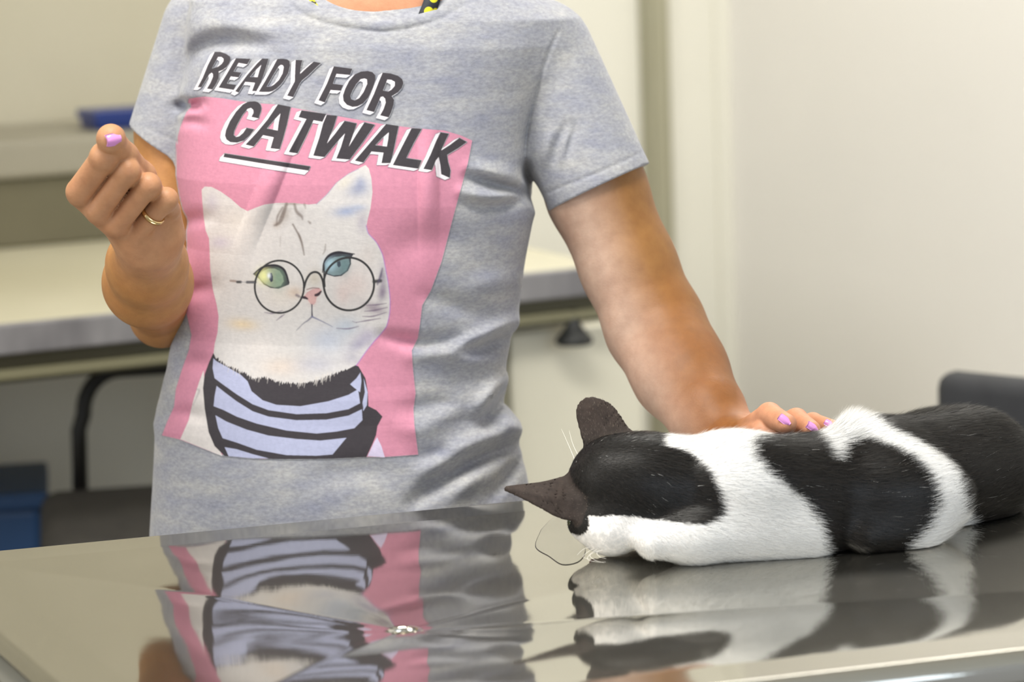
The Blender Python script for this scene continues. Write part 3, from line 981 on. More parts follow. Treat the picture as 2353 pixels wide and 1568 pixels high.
def trousers(p):
    f = ellip(p, (hipc, YB, 0.84), (.150, .080, .13))
    for s in (-1, 1):
        f = smin(f, rcone(p, (hipc + s * .09, YB, .78), (hipc + s * .10, YB + .01, .45), .075, .062), .03)
        f = smin(f, rcone(p, (hipc + s * .10, YB + .01, .45), (hipc + s * .105, YB + .04, .06), .066, .055), .02)
    return np.maximum(f, .045 - p[:, 2])


Vt_, Qt_ = sdf_mesh(trousers, (hipc - .24, 2.62, 0.0), (hipc + .24, 3.0, 1.02), 0.012)
mesh_np('trousers', Vt_, Qt_, M_tr, person)
for s in (-1, 1):
    def shoe(p):
        f = smin(ellip(p, (hipc + s * .105, YB + .02, .05), (.045, .075, .055)), ellip(p, (hipc + s * .11, YB - .07, .035), (.043, .09, .038)), .03)
        return np.maximum(f, .001 - p[:, 2])
    Vs, Qs = sdf_mesh(shoe, (hipc + s * .105 - .08, YB - .2, -.02), (hipc + s * .105 + .08, YB + .14, .13), 0.006)
    mesh_np('shoe', Vs, Qs, M_rubber, person)
M_hair = speckle_mat('hair_brown', lin((70, 48, 34)), lin((104, 74, 50)), 30, 0.5, 0, (6, 6, 0.6))


def hair(p):
    q = p - HD
    f = ellip(p, HD + np.array([0, .022, .036]), (.088, .100, .104))
    f = smin(f, ellip(p, HD + np.array([0, .06, -.05]), (.075, .055, .085)), .03)
    face = ellip(p, HD + np.array([0, -.085, -.035]), (.066, .075, .098))
    f = np.maximum(f, -face)
    return f


Vh, Qh = sdf_mesh(hair, HD - np.array([.13, .13, .19]), HD + np.array([.13, .17, .17]), 0.005)
mesh_np('hair', Vh, Qh, M_hair, person)
M_eye, _, _ = new_mat('eye_white', lin((232, 226, 220)), 0.15)
M_iris, _, _ = new_mat('eye_iris', lin((70, 56, 44)), 0.1)
M_lip, _, _ = new_mat('lip_rose', lin((170, 100, 92)), 0.45)
for s in (-1, 1):
    for nm, mt, ce, ra in (('eye', M_eye, HD + np.array([s * .031, -.0740, .010]), .0112), ('iris', M_iris, HD + np.array([s * .031, -.0806, .009]), .0058)):
        V, Q = sdf_mesh(lambda p: np.linalg.norm(p - ce, axis=1) - ra, ce - .018, ce + .018, .0022)
        mesh_np(nm, V, Q, mt, person)
V, Q = sdf_mesh(lambda p: smin(ellip(p, HD + np.array([0, -.0885, -.0625]), (.022, .006, .0042)), ellip(p, HD + np.array([0, -.0875, -.0705]), (.018, .006, .0045)), .002), HD + np.array([-.03, -.11, -.085]), HD + np.array([.03, -.07, -.05]), .002)
mesh_np('lips', V, Q, M_lip, person)
# ================================================================ print on the t-shirt
PX0, PY0, PW, PH = 366, 108, 732, 952
SS = 3


def cv(pts, o, s):
    return [(o[0] + x / s, o[1] + y / s) for x, y in pts]


class Canvas:
    def __init__(self):
        self.c = np.zeros((PH, PW, 3), np.float32); self.a = np.zeros((PH, PW), np.float32); self.m = None

    def cover(self, polys):
        pts = np.concatenate([np.asarray(p, float) for p in polys])
        x0 = max(0, int(pts[:, 0].min() - PX0) - 1); x1 = min(PW, int(pts[:, 0].max() - PX0) + 3)
        y0 = max(0, int(pts[:, 1].min() - PY0) - 1); y1 = min(PH, int(pts[:, 1].max() - PY0) + 3)
        if x1 <= x0 or y1 <= y0:
            return None
        xs = (np.arange((x1 - x0) * SS) + 0.5) / SS + x0 + PX0 - 0.5; ys = (np.arange((y1 - y0) * SS) + 0.5) / SS + y0 + PY0 - 0.5
        ins = np.zeros((len(ys), len(xs)), bool)
        for p in polys:
            p = np.asarray(p, float); n = len(p)
            for i in range(n):
                (ax, ay), (bx_, by) = p[i], p[(i + 1) % n]
                if ay == by:
                    continue
                r = (ys > min(ay, by)) & (ys <= max(ay, by))
                xc = ax + (ys[r] - ay) * (bx_ - ax) / (by - ay)
                ins[r] ^= xs[None] < xc[:, None]
        return (x0, x1, y0, y1), ins.reshape(y1 - y0, SS, x1 - x0, SS).mean((1, 3)).astype(np.float32)

    def blend(self, box_, m, col):
        x0, x1, y0, y1 = box_
        self.c[y0:y1, x0:x1] = self.c[y0:y1, x0:x1] * (1 - m[..., None]) + np.array(col, np.float32) * m[..., None]
        self.a[y0:y1, x0:x1] = np.maximum(self.a[y0:y1, x0:x1], m)

    def poly(self, polys, col, alpha=1.0):
        r = self.cover(polys)
        if r:
            self.blend(r[0], r[1] * alpha, lin(col))

    def stroke(self, pts, w, col, alpha=1.0, soft=0.5):
        pts = np.asarray(pts, float)
        if len(pts) > 2:
            pts = spline(pts, 6 * len(pts))
        w = np.interp(np.linspace(0, 1, len(pts)), np.linspace(0, 1, np.size(w)), np.atleast_1d(w)) / 2
        m_ = w.max() + 3 * soft + 2
        x0 = max(0, int(pts[:, 0].min() - m_ - PX0)); x1 = min(PW, int(pts[:, 0].max() + m_ - PX0) + 1)
        y0 = max(0, int(pts[:, 1].min() - m_ - PY0)); y1 = min(PH, int(pts[:, 1].max() + m_ - PY0) + 1)
        if x1 <= x0 or y1 <= y0:
            return
        X, Y = np.meshgrid(np.arange(x0, x1) + PX0, np.arange(y0, y1) + PY0)
        best = np.full(X.shape, 1e9)
        for i in range(len(pts) - 1):
            e = pts[i + 1] - pts[i]
            t = np.clip(((X - pts[i, 0]) * e[0] + (Y - pts[i, 1]) * e[1]) / (e @ e + 1e-9), 0, 1)
            d = np.hypot(X - pts[i, 0] - t * e[0], Y - pts[i, 1] - t * e[1]) - (w[i] + (w[i + 1] - w[i]) * t)
            best = np.minimum(best, d)
        self.blend((x0, x1, y0, y1), (np.clip(0.5 - best / (2 * soft), 0, 1) * alpha).astype(np.float32), lin(col))

    def blob(self, c, r, col, alpha=0.5, rot=0.0):
        m_ = max(r) * 2.6
        x0 = max(0, int(c[0] - m_ - PX0)); x1 = min(PW, int(c[0] + m_ - PX0) + 1)
        y0 = max(0, int(c[1] - m_ - PY0)); y1 = min(PH, int(c[1] + m_ - PY0) + 1)
        X, Y = np.meshgrid(np.arange(x0, x1) + PX0 - c[0], np.arange(y0, y1) + PY0 - c[1])
        cr, sr = math.cos(rot), math.sin(rot)
        u = (X * cr + Y * sr) / r[0]; v = (-X * sr + Y * cr) / r[1]
        m = (np.exp(-0.5 * (u * u + v * v) * 1.3) * alpha * (self.m if self.m is not None else self.a)[y0:y1, x0:x1]).astype(np.float32)
        x = lin(col)
        self.c[y0:y1, x0:x1] = self.c[y0:y1, x0:x1] * (1 - m[..., None]) + np.array(x, np.float32) * m[..., None]

    def ring(self, c, r, w, col):
        t = np.linspace(0, 2 * np.pi, 40)
        self.stroke([(c[0] + r[0] * math.cos(a), c[1] + r[1] * math.sin(a)) for a in t], w, col, 1, 0.7)


O4, S4 = (360, 360), 2.178
k4 = lambda pts: cv(pts, O4, S4)
k4p = lambda x, y: (O4[0] + x / S4, O4[1] + y / S4)
PINK = (196, 132, 154); BLACK = (58, 54, 59); LAV = (170, 174, 202)
pic = Canvas()
panel = [(434, 227), (452, 224), (470, 222), (510, 226), (553, 233), (600, 238), (629, 240), (685, 250), (782, 268), (877, 285), (940, 293), (981, 297), (1020, 300), (1058, 311), (1085, 323),
         (1075, 375), (1060, 430), (1041, 500), (1015, 600), (990, 668), (970, 702), (965, 745), (960, 778), (946, 805), (949, 850), (955, 905), (950, 940), (952, 975), (961, 1045),
         (880, 1051), (850, 1050), (600, 1055), (500, 1044), (412, 1010), (372, 1001), (384, 970), (400, 935), (404, 895), (418, 850), (434, 805), (440, 770), (432, 735), (423, 700), (420, 660),
         (404, 620), (404, 560), (404, 500), (404, 440), (404, 380), (404, 330), (415, 290), (424, 268), (430, 255), (440, 246), (432, 236)]
pic.poly([panel], PINK)
# left flank and the striped jumper
pic.poly([k4([(235, 1070), (212, 1130), (182, 1225), (160, 1320), (118, 1415), (200, 1448), (330, 1500), (300, 1440), (262, 1330), (245, 1200)])], (206, 200, 198))
pic.stroke(k4([(200, 1165), (212, 1175), (182, 1245)]), (2, 4, 1), (120, 116, 124), .5, 2)
pic.poly([k4([(283, 985), (262, 1030), (240, 1090), (232, 1160), (240, 1260), (260, 1380), (290, 1450), (340, 1500), (480, 1512), (640, 1516), (850, 1514), (1050, 1505), (1080, 1440), (1098, 1395), (1105, 1350), (1130, 1302), (1100, 1270), (1060, 1250), (1057, 1180), (1045, 1110), (1010, 1050), (960, 1030), (420, 1000)])], BLACK)
pic.poly([k4([(1055, 1500), (1088, 1430), (1103, 1405), (1125, 1450), (1142, 1506)])], (200, 190, 216))
for s_ in ([(284, 1010), (300, 1025), (350, 1052), (420, 1092), (455, 1125), (475, 1175), (530, 1220), (600, 1243), (720, 1250), (860, 1225), (960, 1193), (1008, 1165), (1018, 1235), (960, 1265), (850, 1285), (700, 1290), (560, 1270), (480, 1240), (400, 1190), (330, 1140), (290, 1110), (280, 1060)],
           [(300, 1148), (340, 1180), (400, 1225), (480, 1275), (560, 1302), (700, 1320), (850, 1317), (960, 1297), (1027, 1265), (1030, 1320), (990, 1360), (900, 1377), (800, 1387), (650, 1372), (500, 1337), (400, 1302), (330, 1267), (285, 1250), (290, 1200)],
           [(294, 1295), (350, 1327), (450, 1367), (560, 1397), (700, 1414), (820, 1422), (950, 1408), (880, 1492), (800, 1498), (650, 1495), (500, 1468), (400, 1432), (330, 1410), (308, 1360)],
           [(340, 1455), (400, 1465), (480, 1490), (560, 1511), (480, 1511), (360, 1500)],
           [(968, 1140), (1000, 1110), (1020, 1080), (1027, 1110), (1018, 1180), (985, 1155)],
           [(1036, 1110), (1056, 1180), (1052, 1245), (1034, 1275), (1028, 1240), (1042, 1180)]):
    pic.poly([k4(s_)], LAV)
pic.stroke(k4([(1024, 1085), (1030, 1140), (1022, 1200), (1030, 1260)]), 4, BLACK, 1, 1)
# head
head = [(225, 165), (240, 150), (275, 152), (320, 175), (370, 210), (420, 255), (455, 273), (490, 258), (540, 240), (600, 232), (680, 232), (760, 240), (800, 236), (850, 190), (900, 130), (960, 85), (1010, 60), (1045, 42), (1062, 60), (1075, 110), (1080, 180), (1070, 260), (1055, 320), (1050, 350), (1060, 385), (1100, 430), (1130, 490), (1145, 560), (1160, 640), (1168, 720), (1165, 790), (1150, 850), (1120, 890), (1090, 920), (1060, 960), (1030, 1000), (1000, 1042)]
chin = [(1000, 1042)]
rr_ = random.Random(4)
low = [(960, 1068), (920, 1080), (880, 1092), (850, 1105), (820, 1117), (790, 1126), (760, 1132), (725, 1136), (690, 1140), (655, 1136), (620, 1130), (585, 1120), (550, 1108), (515, 1110), (480, 1112), (450, 1090), (420, 1078), (390, 1062), (350, 1050), (320, 1026), (300, 1010)]
xl_ = np.array(low, float)[::-1]
for x in np.arange(955, 300, -11.0):
    y = float(np.interp(x, xl_[:, 0], xl_[:, 1]))
    chin.append((x + rr_.uniform(0, 4), y - rr_.uniform(4, 12))); chin.append((x - rr_.uniform(2, 9), y + rr_.uniform(-4, 12) * rr_.random()))
head = head + chin + [(285, 985), (290, 940), (305, 880), (310, 800), (300, 740), (280, 660), (268, 560), (265, 470), (262, 410), (245, 370), (235, 300), (228, 220)]
pic.poly([k4(head)], (200, 196, 195))
(x0_, x1_, y0_, y1_), cov_ = pic.cover([k4(head)])
pic.m = np.zeros((PH, PW), np.float32); pic.m[y0_:y1_, x0_:x1_] = cov_
pic.stroke(k4([(800, 238), (850, 192), (900, 132), (960, 87), (1010, 62)]), 1.6, (140, 120, 160), .7, 1)
pic.stroke(k4([(1048, 345), (1060, 385), (1100, 430), (1130, 490), (1145, 560), (1160, 640), (1168, 720), (1165, 790), (1150, 850), (1120, 890), (1060, 960), (1000, 1045)]), 2.2, (150, 110, 190), .7, 1.2)
for c_, r_, col_, al_, ro in (((275, 230), (20, 30), (205, 198, 210), .7, 0), ((320, 430), (30, 18), (196, 186, 208), .6, 0), ((400, 330), (40, 50), (236, 228, 220), .6, 0),
                              ((1010, 160), (36, 26), (150, 158, 188), .75, -.3), ((1020, 130), (14, 20), (150, 158, 188), .6, 0), ((950, 275), (38, 16), (158, 172, 208), .8, -.1), ((1010, 255), (24, 10), (170, 182, 210), .6, 0), ((1030, 330), (16, 30), (180, 172, 190), .6, 0),
                              ((940, 130), (26, 18), (224, 216, 200), .6, -.6), ((430, 840), (44, 18), (238, 214, 176), .8, .1), ((620, 1050), (60, 30), (232, 212, 196), .6, 0), ((520, 960), (60, 40), (240, 232, 228), .6, 0),
                              ((860, 920), (60, 44), (188, 198, 220), .65, 0), ((950, 850), (40, 30), (170, 188, 210), .55, 0), ((1010, 940), (36, 20), (150, 146, 180), .6, -.5), ((1060, 900), (34, 26), (176, 168, 196), .6, 0), ((800, 1040), (60, 26), (190, 190, 206), .6, 0), ((980, 1010), (30, 18), (176, 172, 190), .6, 0),
                              ((1130, 600), (12, 36), (128, 118, 140), .7, 0), ((1130, 680), (14, 26), (116, 98, 130), .75, .2), ((1090, 760), (36, 16), (132, 112, 132), .7, .3), ((990, 640), (50, 46), (224, 206, 202), .7, 0), ((930, 690), (20, 30), (226, 200, 196), .5, 0),
                              ((620, 700), (60, 40), (232, 222, 212), .6, 0), ((690, 680), (24, 18), (214, 190, 172), .7, 0), ((640, 290), (16, 26), (170, 158, 150), .65, .3), ((720, 290), (14, 22), (190, 184, 184), .6, 0), ((600, 340), (12, 12), (176, 160, 148), .6, 0),
                              ((680, 236), (36, 5), (150, 138, 130), .7, 0), ((790, 610), (24, 26), (198, 188, 172), .7, 0), ((1060, 500), (30, 40), (216, 206, 202), .6, 0), ((470, 470), (60, 60), (236, 232, 232), .5, 0)):
    pic.blob(k4p(*c_), (r_[0] / S4 * 1.3, r_[1] / S4 * 1.3), tuple(v * .9 for v in col_), al_, ro)
# tabby marks on the brow
for pts, w, al in ((([(650, 238), (632, 290), (615, 330), (590, 345)]), (7, 10, 3), .55), (([(690, 240), (700, 275), (725, 300), (730, 315)]), (6, 7, 2), .5), (([(630, 255), (605, 300), (600, 345)]), (3, 5, 2), .5), (([(740, 240), (745, 260)]), (6, 2), .4),
                   (([(682, 340), (700, 372), (715, 400), (728, 440), (738, 492)]), (3, 3, 5, 4, 1.5), .7), (([(760, 325), (768, 332)]), (3, 5), .5), (([(845, 440), (842, 470), (832, 488)]), (1.5, 3, 1), .5), (([(620, 400), (618, 450)]), (2, 1), .25)):
    pic.stroke(k4(pts), w, (112, 100, 94), min(1, al * 1.4), 2.2)
# cheek whisker marks
for pts in ([(1150, 735), (1100, 742), (1050, 745)], [(1155, 755), (1090, 770), (1040, 775)], [(1150, 780), (1080, 800), (1030, 800)], [(1120, 810), (1060, 820), (1000, 830)], [(980, 825), (1000, 832)], [(900, 860), (960, 862), (1010, 850)], [(600, 820), (625, 800), (640, 790)], [(540, 780), (580, 785), (630, 770)]):
    pic.stroke(k4(pts), (1, 3.4, 1), (104, 88, 112), .8, 1.4)
# eyes
pic.poly([k4([(482, 588), (505, 572), (530, 556), (560, 546), (600, 546), (632, 562), (648, 590), (658, 620), (664, 640), (640, 650), (610, 662), (570, 658), (535, 640), (512, 612)])], (56, 54, 62))
pic.poly([k4([(508, 592), (535, 572), (560, 560), (590, 560), (615, 572), (632, 598), (636, 625), (620, 648), (592, 656), (565, 650), (540, 634), (520, 612)])], (138, 150, 132))
pic.blob(k4p(535, 598), (12, 14), (226, 226, 160), .9); pic.blob(k4p(612, 610), (12, 20), (122, 148, 128), .7)
pic.poly([k4([(566, 585), (576, 582), (582, 600), (582, 622), (572, 630), (564, 615)])], (52, 58, 72)); pic.blob(k4p(562, 596), (3.5, 5), (220, 226, 236), .9)
pic.poly([k4([(832, 570), (836, 535), (850, 508), (872, 490), (905, 479), (945, 483), (985, 490), (972, 508), (973, 538), (958, 572), (925, 598), (890, 602), (850, 590)])], (56, 54, 62))
pic.poly([k4([(840, 572), (846, 540), (862, 518), (890, 503), (930, 498), (960, 506), (966, 535), (950, 570), (920, 592), (885, 596), (858, 586)])], (112, 130, 134))
pic.blob(k4p(868, 540), (12, 12), (170, 200, 216), .8); pic.blob(k4p(940, 545), (10, 18), (96, 122, 126), .7)
pic.poly([k4([(903, 528), (918, 522), (922, 545), (912, 556), (904, 546)])], (60, 70, 82))
pic.stroke(k4([(484, 588), (505, 570), (530, 554), (565, 545), (602, 546), (634, 563), (650, 592), (662, 632)]), (1.5, 4, 5, 5, 3), (44, 42, 50), 1, .8)
pic.stroke(k4([(830, 580), (836, 535), (850, 508), (872, 490), (905, 480), (945, 483), (990, 488)]), (2, 4, 6, 6, 2), (44, 42, 50), 1, .8)
# nose and mouth
pic.poly([k4([(738, 700), (752, 680), (778, 664), (812, 658), (826, 668), (820, 690), (800, 705), (796, 730), (786, 742), (772, 740), (756, 718)])], (194, 156, 156))
pic.blob(k4p(780, 715), (8, 10), (200, 164, 160), .7)
pic.stroke(k4([(752, 666), (780, 658), (812, 660)]), 2.5, (130, 96, 96), .8, 1.2)
pic.stroke(k4([(724, 705), (740, 706), (754, 712)]), (4, 7, 4), (60, 46, 54), 1, 1); pic.stroke(k4([(796, 694), (808, 690), (822, 676)]), (6, 7, 4), (60, 46, 54), 1, 1)
pic.stroke(k4([(700, 694), (712, 700)]), 6, (90, 80, 96), .7, 2)
pic.stroke(k4([(777, 742), (777, 770), (778, 800)]), (3, 2.5, 4), (70, 66, 78), 1, 1)
pic.stroke(k4([(777, 802), (755, 822), (735, 835), (700, 870)]), (4, 2.5, 1), (110, 108, 124), .9, 1.3); pic.stroke(k4([(778, 802), (800, 812), (830, 826), (880, 852)]), (4, 2.5, 1), (110, 112, 140), .9, 1.3)
# spectacles
FR = (50, 50, 52)
pic.ring(k4p(614, 652), (123 / S4, 131 / S4), 4.4, FR)
pic.ring(k4p(962, 638), (126 / S4, 132 / S4), 5.0, FR)
pic.stroke(k4([(738, 655), (748, 620), (768, 588), (793, 578), (815, 588), (830, 618), (836, 650)]), 5.0, FR, 1, .8)
pic.stroke(k4([(836, 540), (838, 600), (842, 650)]), 3.4, FR, 1, .8)
pic.stroke(k4([(370, 622), (395, 624)]), 5, (140, 120, 112), .8, 1.4)
for x, y in ((412, 628), (461, 629), (485, 629)):
    pic.stroke([k4p(x - 8, y), k4p(x + 8, y)], 6, FR, .95, 1.4)
pic.stroke(k4([(420, 628), (490, 630)]), 1.6, (120, 120, 130), .8, 1)
pic.stroke(k4([(1088, 626), (1120, 622)]), 8, FR, .95, 2)
pic.stroke(k4([(1130, 560), (1120, 600), (1105, 640)]), (2, 6, 3), (80, 72, 96), .8, 2)
for i in range(46):     # fine fur strokes into the neckband
    x = rr_.uniform(330, 900); y = np.interp(x, [330, 440, 560, 690, 800, 900], [1035, 1085, 1108, 1135, 1122, 1090]) - 4
    pic.stroke(k4([(x, y - 14), (x - rr_.uniform(0, 14), y + rr_.uniform(10, 34))]), (2.0, .6), (204, 198, 194), .8, .7)

# lettering
LA_, LB_, LC_, LD_ = (440, 100), (700, 130), (500, 220), (790, 250)
GL = [
    (LA_, 0, [[(415, 150), (520, 150), (620, 185), (695, 235), (707, 290), (682, 360), (630, 430), (560, 480), (490, 505), (497, 550), (492, 620), (445, 730), (378, 830), (275, 815), (340, 710), (385, 600), (385, 550), (365, 525), (320, 560), (270, 640), (180, 790), (110, 790), (200, 620), (290, 400)], [(480, 245), (540, 245), (578, 275), (575, 320), (540, 370), (480, 415), (370, 450), (400, 390), (450, 300)]]),
    (LA_, 0, [[(800, 265), (1065, 275), (1005, 378), (850, 350), (760, 505), (900, 525), (850, 612), (710, 595), (640, 722), (810, 747), (760, 838), (485, 795), (640, 540)]]),
    (LA_, 0, [[(1270, 270), (1390, 275), (1330, 480), (1260, 690), (1170, 862), (1090, 857), (1140, 720), (1140, 708), (970, 692), (850, 888), (785, 860), (1000, 570), (1180, 360)], [(1258, 385), (1220, 500), (1190, 607), (1055, 602), (1160, 480)]]),
    (LA_, 0, [[(1545, 280), (1640, 275), (1720, 285), (1765, 315), (1777, 400), (1742, 540), (1652, 690), (1590, 762), (1520, 825), (1460, 860), (1400, 875), (1300, 875), (1210, 870), (1330, 670), (1470, 420)], [(1610, 385), (1645, 392), (1662, 425), (1640, 540), (1572, 660), (1480, 745), (1420, 775), (1355, 780), (1480, 560), (1570, 415)]]),
    (LA_, 0, [[(1875, 295), (2000, 300), (1975, 400), (1957, 548), (2060, 450), (2200, 325), (2335, 350), (2100, 580), (1990, 670), (1950, 725), (1832, 968), (1722, 940), (1860, 680), (1865, 500)]]),
    (LB_, 0, [[(525, 175), (860, 220), (820, 335), (575, 312), (510, 490), (695, 515), (655, 618), (470, 603), (365, 828), (248, 790), (400, 490)]]),
    (LB_, 0, [[(1140, 260), (1220, 280), (1275, 340), (1275, 430), (1230, 570), (1150, 740), (1050, 850), (950, 900), (860, 908), (760, 870), (700, 800), (690, 700), (730, 580), (800, 440), (900, 320), (1010, 270)], [(1080, 395), (1122, 412), (1127, 490), (1060, 640), (980, 750), (900, 790), (840, 770), (825, 710), (860, 620), (930, 500), (1010, 410)]]),
    (LB_, 0, [[(1405, 290), (1550, 305), (1680, 345), (1760, 410), (1780, 480), (1750, 570), (1680, 650), (1570, 718), (1612, 780), (1602, 870), (1562, 1000), (1515, 1098), (1358, 1060), (1420, 950), (1460, 830), (1450, 760), (1410, 720), (1370, 730), (1340, 800), (1252, 1002), (1112, 965), (1250, 670), (1340, 440)], [(1490, 415), (1560, 420), (1625, 455), (1622, 530), (1560, 600), (1500, 630), (1412, 612), (1450, 520)]]),
    (LC_, 1, [[(620, 100), (680, 102), (730, 118), (775, 165), (790, 220), (785, 270), (740, 412), (608, 382), (645, 310), (642, 255), (600, 220), (540, 240), (450, 350), (360, 510), (300, 640), (290, 710), (330, 745), (390, 730), (460, 670), (520, 580), (662, 607), (580, 720), (470, 812), (350, 848), (230, 838), (160, 790), (133, 720), (150, 620), (220, 460), (330, 290), (450, 160), (540, 110)]]),
    (LC_, 1, [[(1085, 155), (1318, 200), (1250, 520), (1180, 780), (1120, 968), (952, 948), (1010, 750), (820, 712), (650, 918), (502, 882), (700, 670), (900, 430)], [(1132, 320), (1100, 480), (1082, 627), (888, 592), (1010, 450)]]),
    (LC_, 1, [[(1510, 265), (1958, 330), (1890, 472), (1730, 442), (1620, 680), (1440, 1042), (1282, 1015), (1430, 740), (1600, 420), (1458, 387)]]),
    (LC_, 1, [[(1965, 345), (2155, 360), (2080, 600), (1970, 862), (2120, 680), (2285, 455), (2506, 500), (2450, 680), (2364, 918), (2500, 700), (2644, 480), (2832, 525), (2604, 855), (2380, 1153), (2138, 1132), (2220, 930), (2295, 680), (2140, 850), (1925, 1108), (1722, 1080), (1830, 760), (1900, 500)]]),
    (LD_, 1, [[(760, 275), (988, 310), (920, 640), (870, 880), (840, 982), (678, 982), (715, 792), (500, 772), (350, 972), (198, 935), (450, 640)], [(812, 425), (800, 540), (775, 682), (568, 657), (690, 530)]]),
    (LD_, 1, [[(1220, 350), (1408, 360), (1260, 620), (1125, 890), (1402, 930), (1345, 1083), (882, 1015), (1050, 680)]]),
    (LD_, 1, [[(1740, 425), (1892, 450), (1820, 600), (1755, 752), (1900, 660), (2080, 525), (2218, 600), (2050, 720), (1862, 832), (1880, 960), (1922, 1110), (1910, 1248), (1755, 1180), (1740, 1020), (1710, 870), (1660, 930), (1587, 1108), (1432, 1085), (1560, 830), (1660, 590)]]),
    (LC_, 2, [[(125, 1040), (900, 1160), (1672, 1275), (1640, 1352), (900, 1237), (103, 1105)]]),
]
OFFS = [(-72, 46), (-84, 34), (-74, 70)]
lets = Canvas()
for o, g, polys in GL:
    polys = [cv(p, o, 7.84) for p in polys]
    ox, oy = OFFS[g][0] / 7.84, OFFS[g][1] / 7.84
    for k in range(9):
        t = (k + 1) / 9
        lets.poly([[(x + ox * t, y + oy * t) for x, y in p] for p in polys], (224, 218, 224))
for o, g, polys in GL:
    lets.poly([cv(p, o, 7.84) for p in polys], BLACK)

# lay both over the cloth: depth of the cloth along each line of sight, then a film 0.7 mm in front of it
gx, gy = np.meshgrid(np.arange(PX0 - 2, PX0 + PW + 4, 3.0), np.arange(PY0 - 2, PY0 + PH + 4, 3.0))
DRY = rays(gx.ravel(), gy.ravel()); DRY = unit(DRY)
T = np.full(len(DRY), 2.60 / DRY[0, 1])
T = 2.58 / DRY[:, 1]
act = np.arange(len(DRY))
for _ in range(70):
    P = CAM + DRY[act] * T[act][:, None]
    d = shirt(P)
    T[act] += d * 0.75
    act = act[(np.abs(d) > 2e-5) & (T[act] < 2.95)]
    if not len(act):
        break
HIT = CAM + DRY * T[:, None]
depth = HIT[:, 1].reshape(gx.shape).copy()
bad = depth > 2.815
GH, GW = gx.shape


def depth_at(px, py):
    x = np.clip((px - PX0 + 2) / 3.0, 0, GW - 1.01); y = np.clip((py - PY0 + 2) / 3.0, 0, GH - 1.01)
    i = x.astype(int); j = y.astype(int); fx = x - i; fy = y - j
    D = depth
    v = D[j, i] * (1 - fx) * (1 - fy) + D[j, i + 1] * fx * (1 - fy) + D[j + 1, i] * (1 - fx) * fy + D[j + 1, i + 1] * fx * fy
    b_ = bad[j, i] | bad[j, i + 1] | bad[j + 1, i] | bad[j + 1, i + 1]
    return v, b_


def film(name, cvs, mat, lift, label):
    X, Y = np.meshgrid(np.arange(PW) + PX0, np.arange(PH) + PY0)
    v, b_ = depth_at(X.astype(float).ravel(), Y.astype(float).ravel())
    P = at(X.ravel(), Y.ravel(), v - lift)
    on = (cvs.a.ravel() > 0.004) & ~b_
    on2 = on.reshape(PH, PW)
    g = np.arange(PW * PH).reshape(PH, PW)
    anyon = on2[:-1, :-1] | on2[:-1, 1:] | on2[1:, 1:] | on2[1:, :-1]
    ok = ~b_.reshape(PH, PW)
    allok = ok[:-1, :-1] & ok[:-1, 1:] & ok[1:, 1:] & ok[1:, :-1]
    m = anyon & allok
    q = np.stack([g[:-1, :-1], g[1:, :-1], g[1:, 1:], g[:-1, 1:]], -1)[m]
    used = np.unique(q); mp_ = np.full(PW * PH, -1); mp_[used] = np.arange(len(used))
    o = mesh_np(name, P[used], mp_[q], mat, tshirt, label=label)
    cc = np.concatenate([cvs.c.reshape(-1, 3), cvs.a.reshape(-1, 1)], -1)[used]
    set_col(o, 'print_colour', cc)
    return o


# fill colour under partly covered pixels so that edges keep their ink colour
def bleed(cvs):
    for _ in range(3):
        a = cvs.a; c = cvs.c * 1.0
        w = (a > 0.02).astype(np.float32)
        acc = np.zeros_like(c); n = np.zeros_like(a)
        for dy in (-1, 0, 1):
            for dx in (-1, 0, 1):
                ww = np.roll(np.roll(w, dy, 0), dx, 1)
                acc += np.roll(np.roll(c, dy, 0), dx, 1) * ww[..., None]; n += ww
        m = (w == 0) & (n > 0)
        cvs.c[m] = (acc[m] / n[m][..., None])
        break


for cv_ in (pic, lets):
    # un-premultiply: colour was blended from black at first coverage
    m = (cv_.a > 0.003) & (cv_.a < 0.999)
    cv_.c[m] = np.clip(cv_.c[m] / np.maximum(cv_.a[m], 0.05)[..., None], 0, 1)
    bleed(cv_)


def print_mat(name):
    m = M_shirt.copy(); m.name = name; nt = m.node_tree
    b = nt.nodes['Principled BSDF']
    src = b.inputs['Base Color'].links[0].from_socket
    a = nt.nodes.new('ShaderNodeAttribute'); a.attribute_name = 'print_colour'
    nn = noise(nt, 240, 3, 0.6)
    tint = ramp(nt, nn, [(0.3, (0.93, 0.93, 0.94)), (0.7, (1.05, 1.05, 1.05))])
    ink = mixcol(nt, 1.0, a.outputs['Color'], tint, 'MULTIPLY')
    mx = nt.nodes.new('ShaderNodeMix'); mx.data_type = 'RGBA'
    nt.links.new(a.outputs['Alpha'], mx.inputs['Factor']); nt.links.new(src, mx.inputs['A']); nt.links.new(ink, mx.inputs['B'])
    nt.links.new(mx.outputs['Result'], b.inputs['Base Color'])
    b.inputs['Roughness'].default_value = 0.7; b.inputs['Sheen Weight'].default_value = 0.05
    return m


film('printed_picture', pic, print_mat('print_picture_ink'), 0.0006, 'pink panel with a white cat wearing round glasses and a striped jumper')
film('printed_lettering', lets, print_mat('print_letter_ink'), 0.0010, 'black slanted lettering with a white edge')
# ================================================================ cat
def BZ(px, py, Y):
    return at(px, py, Y)


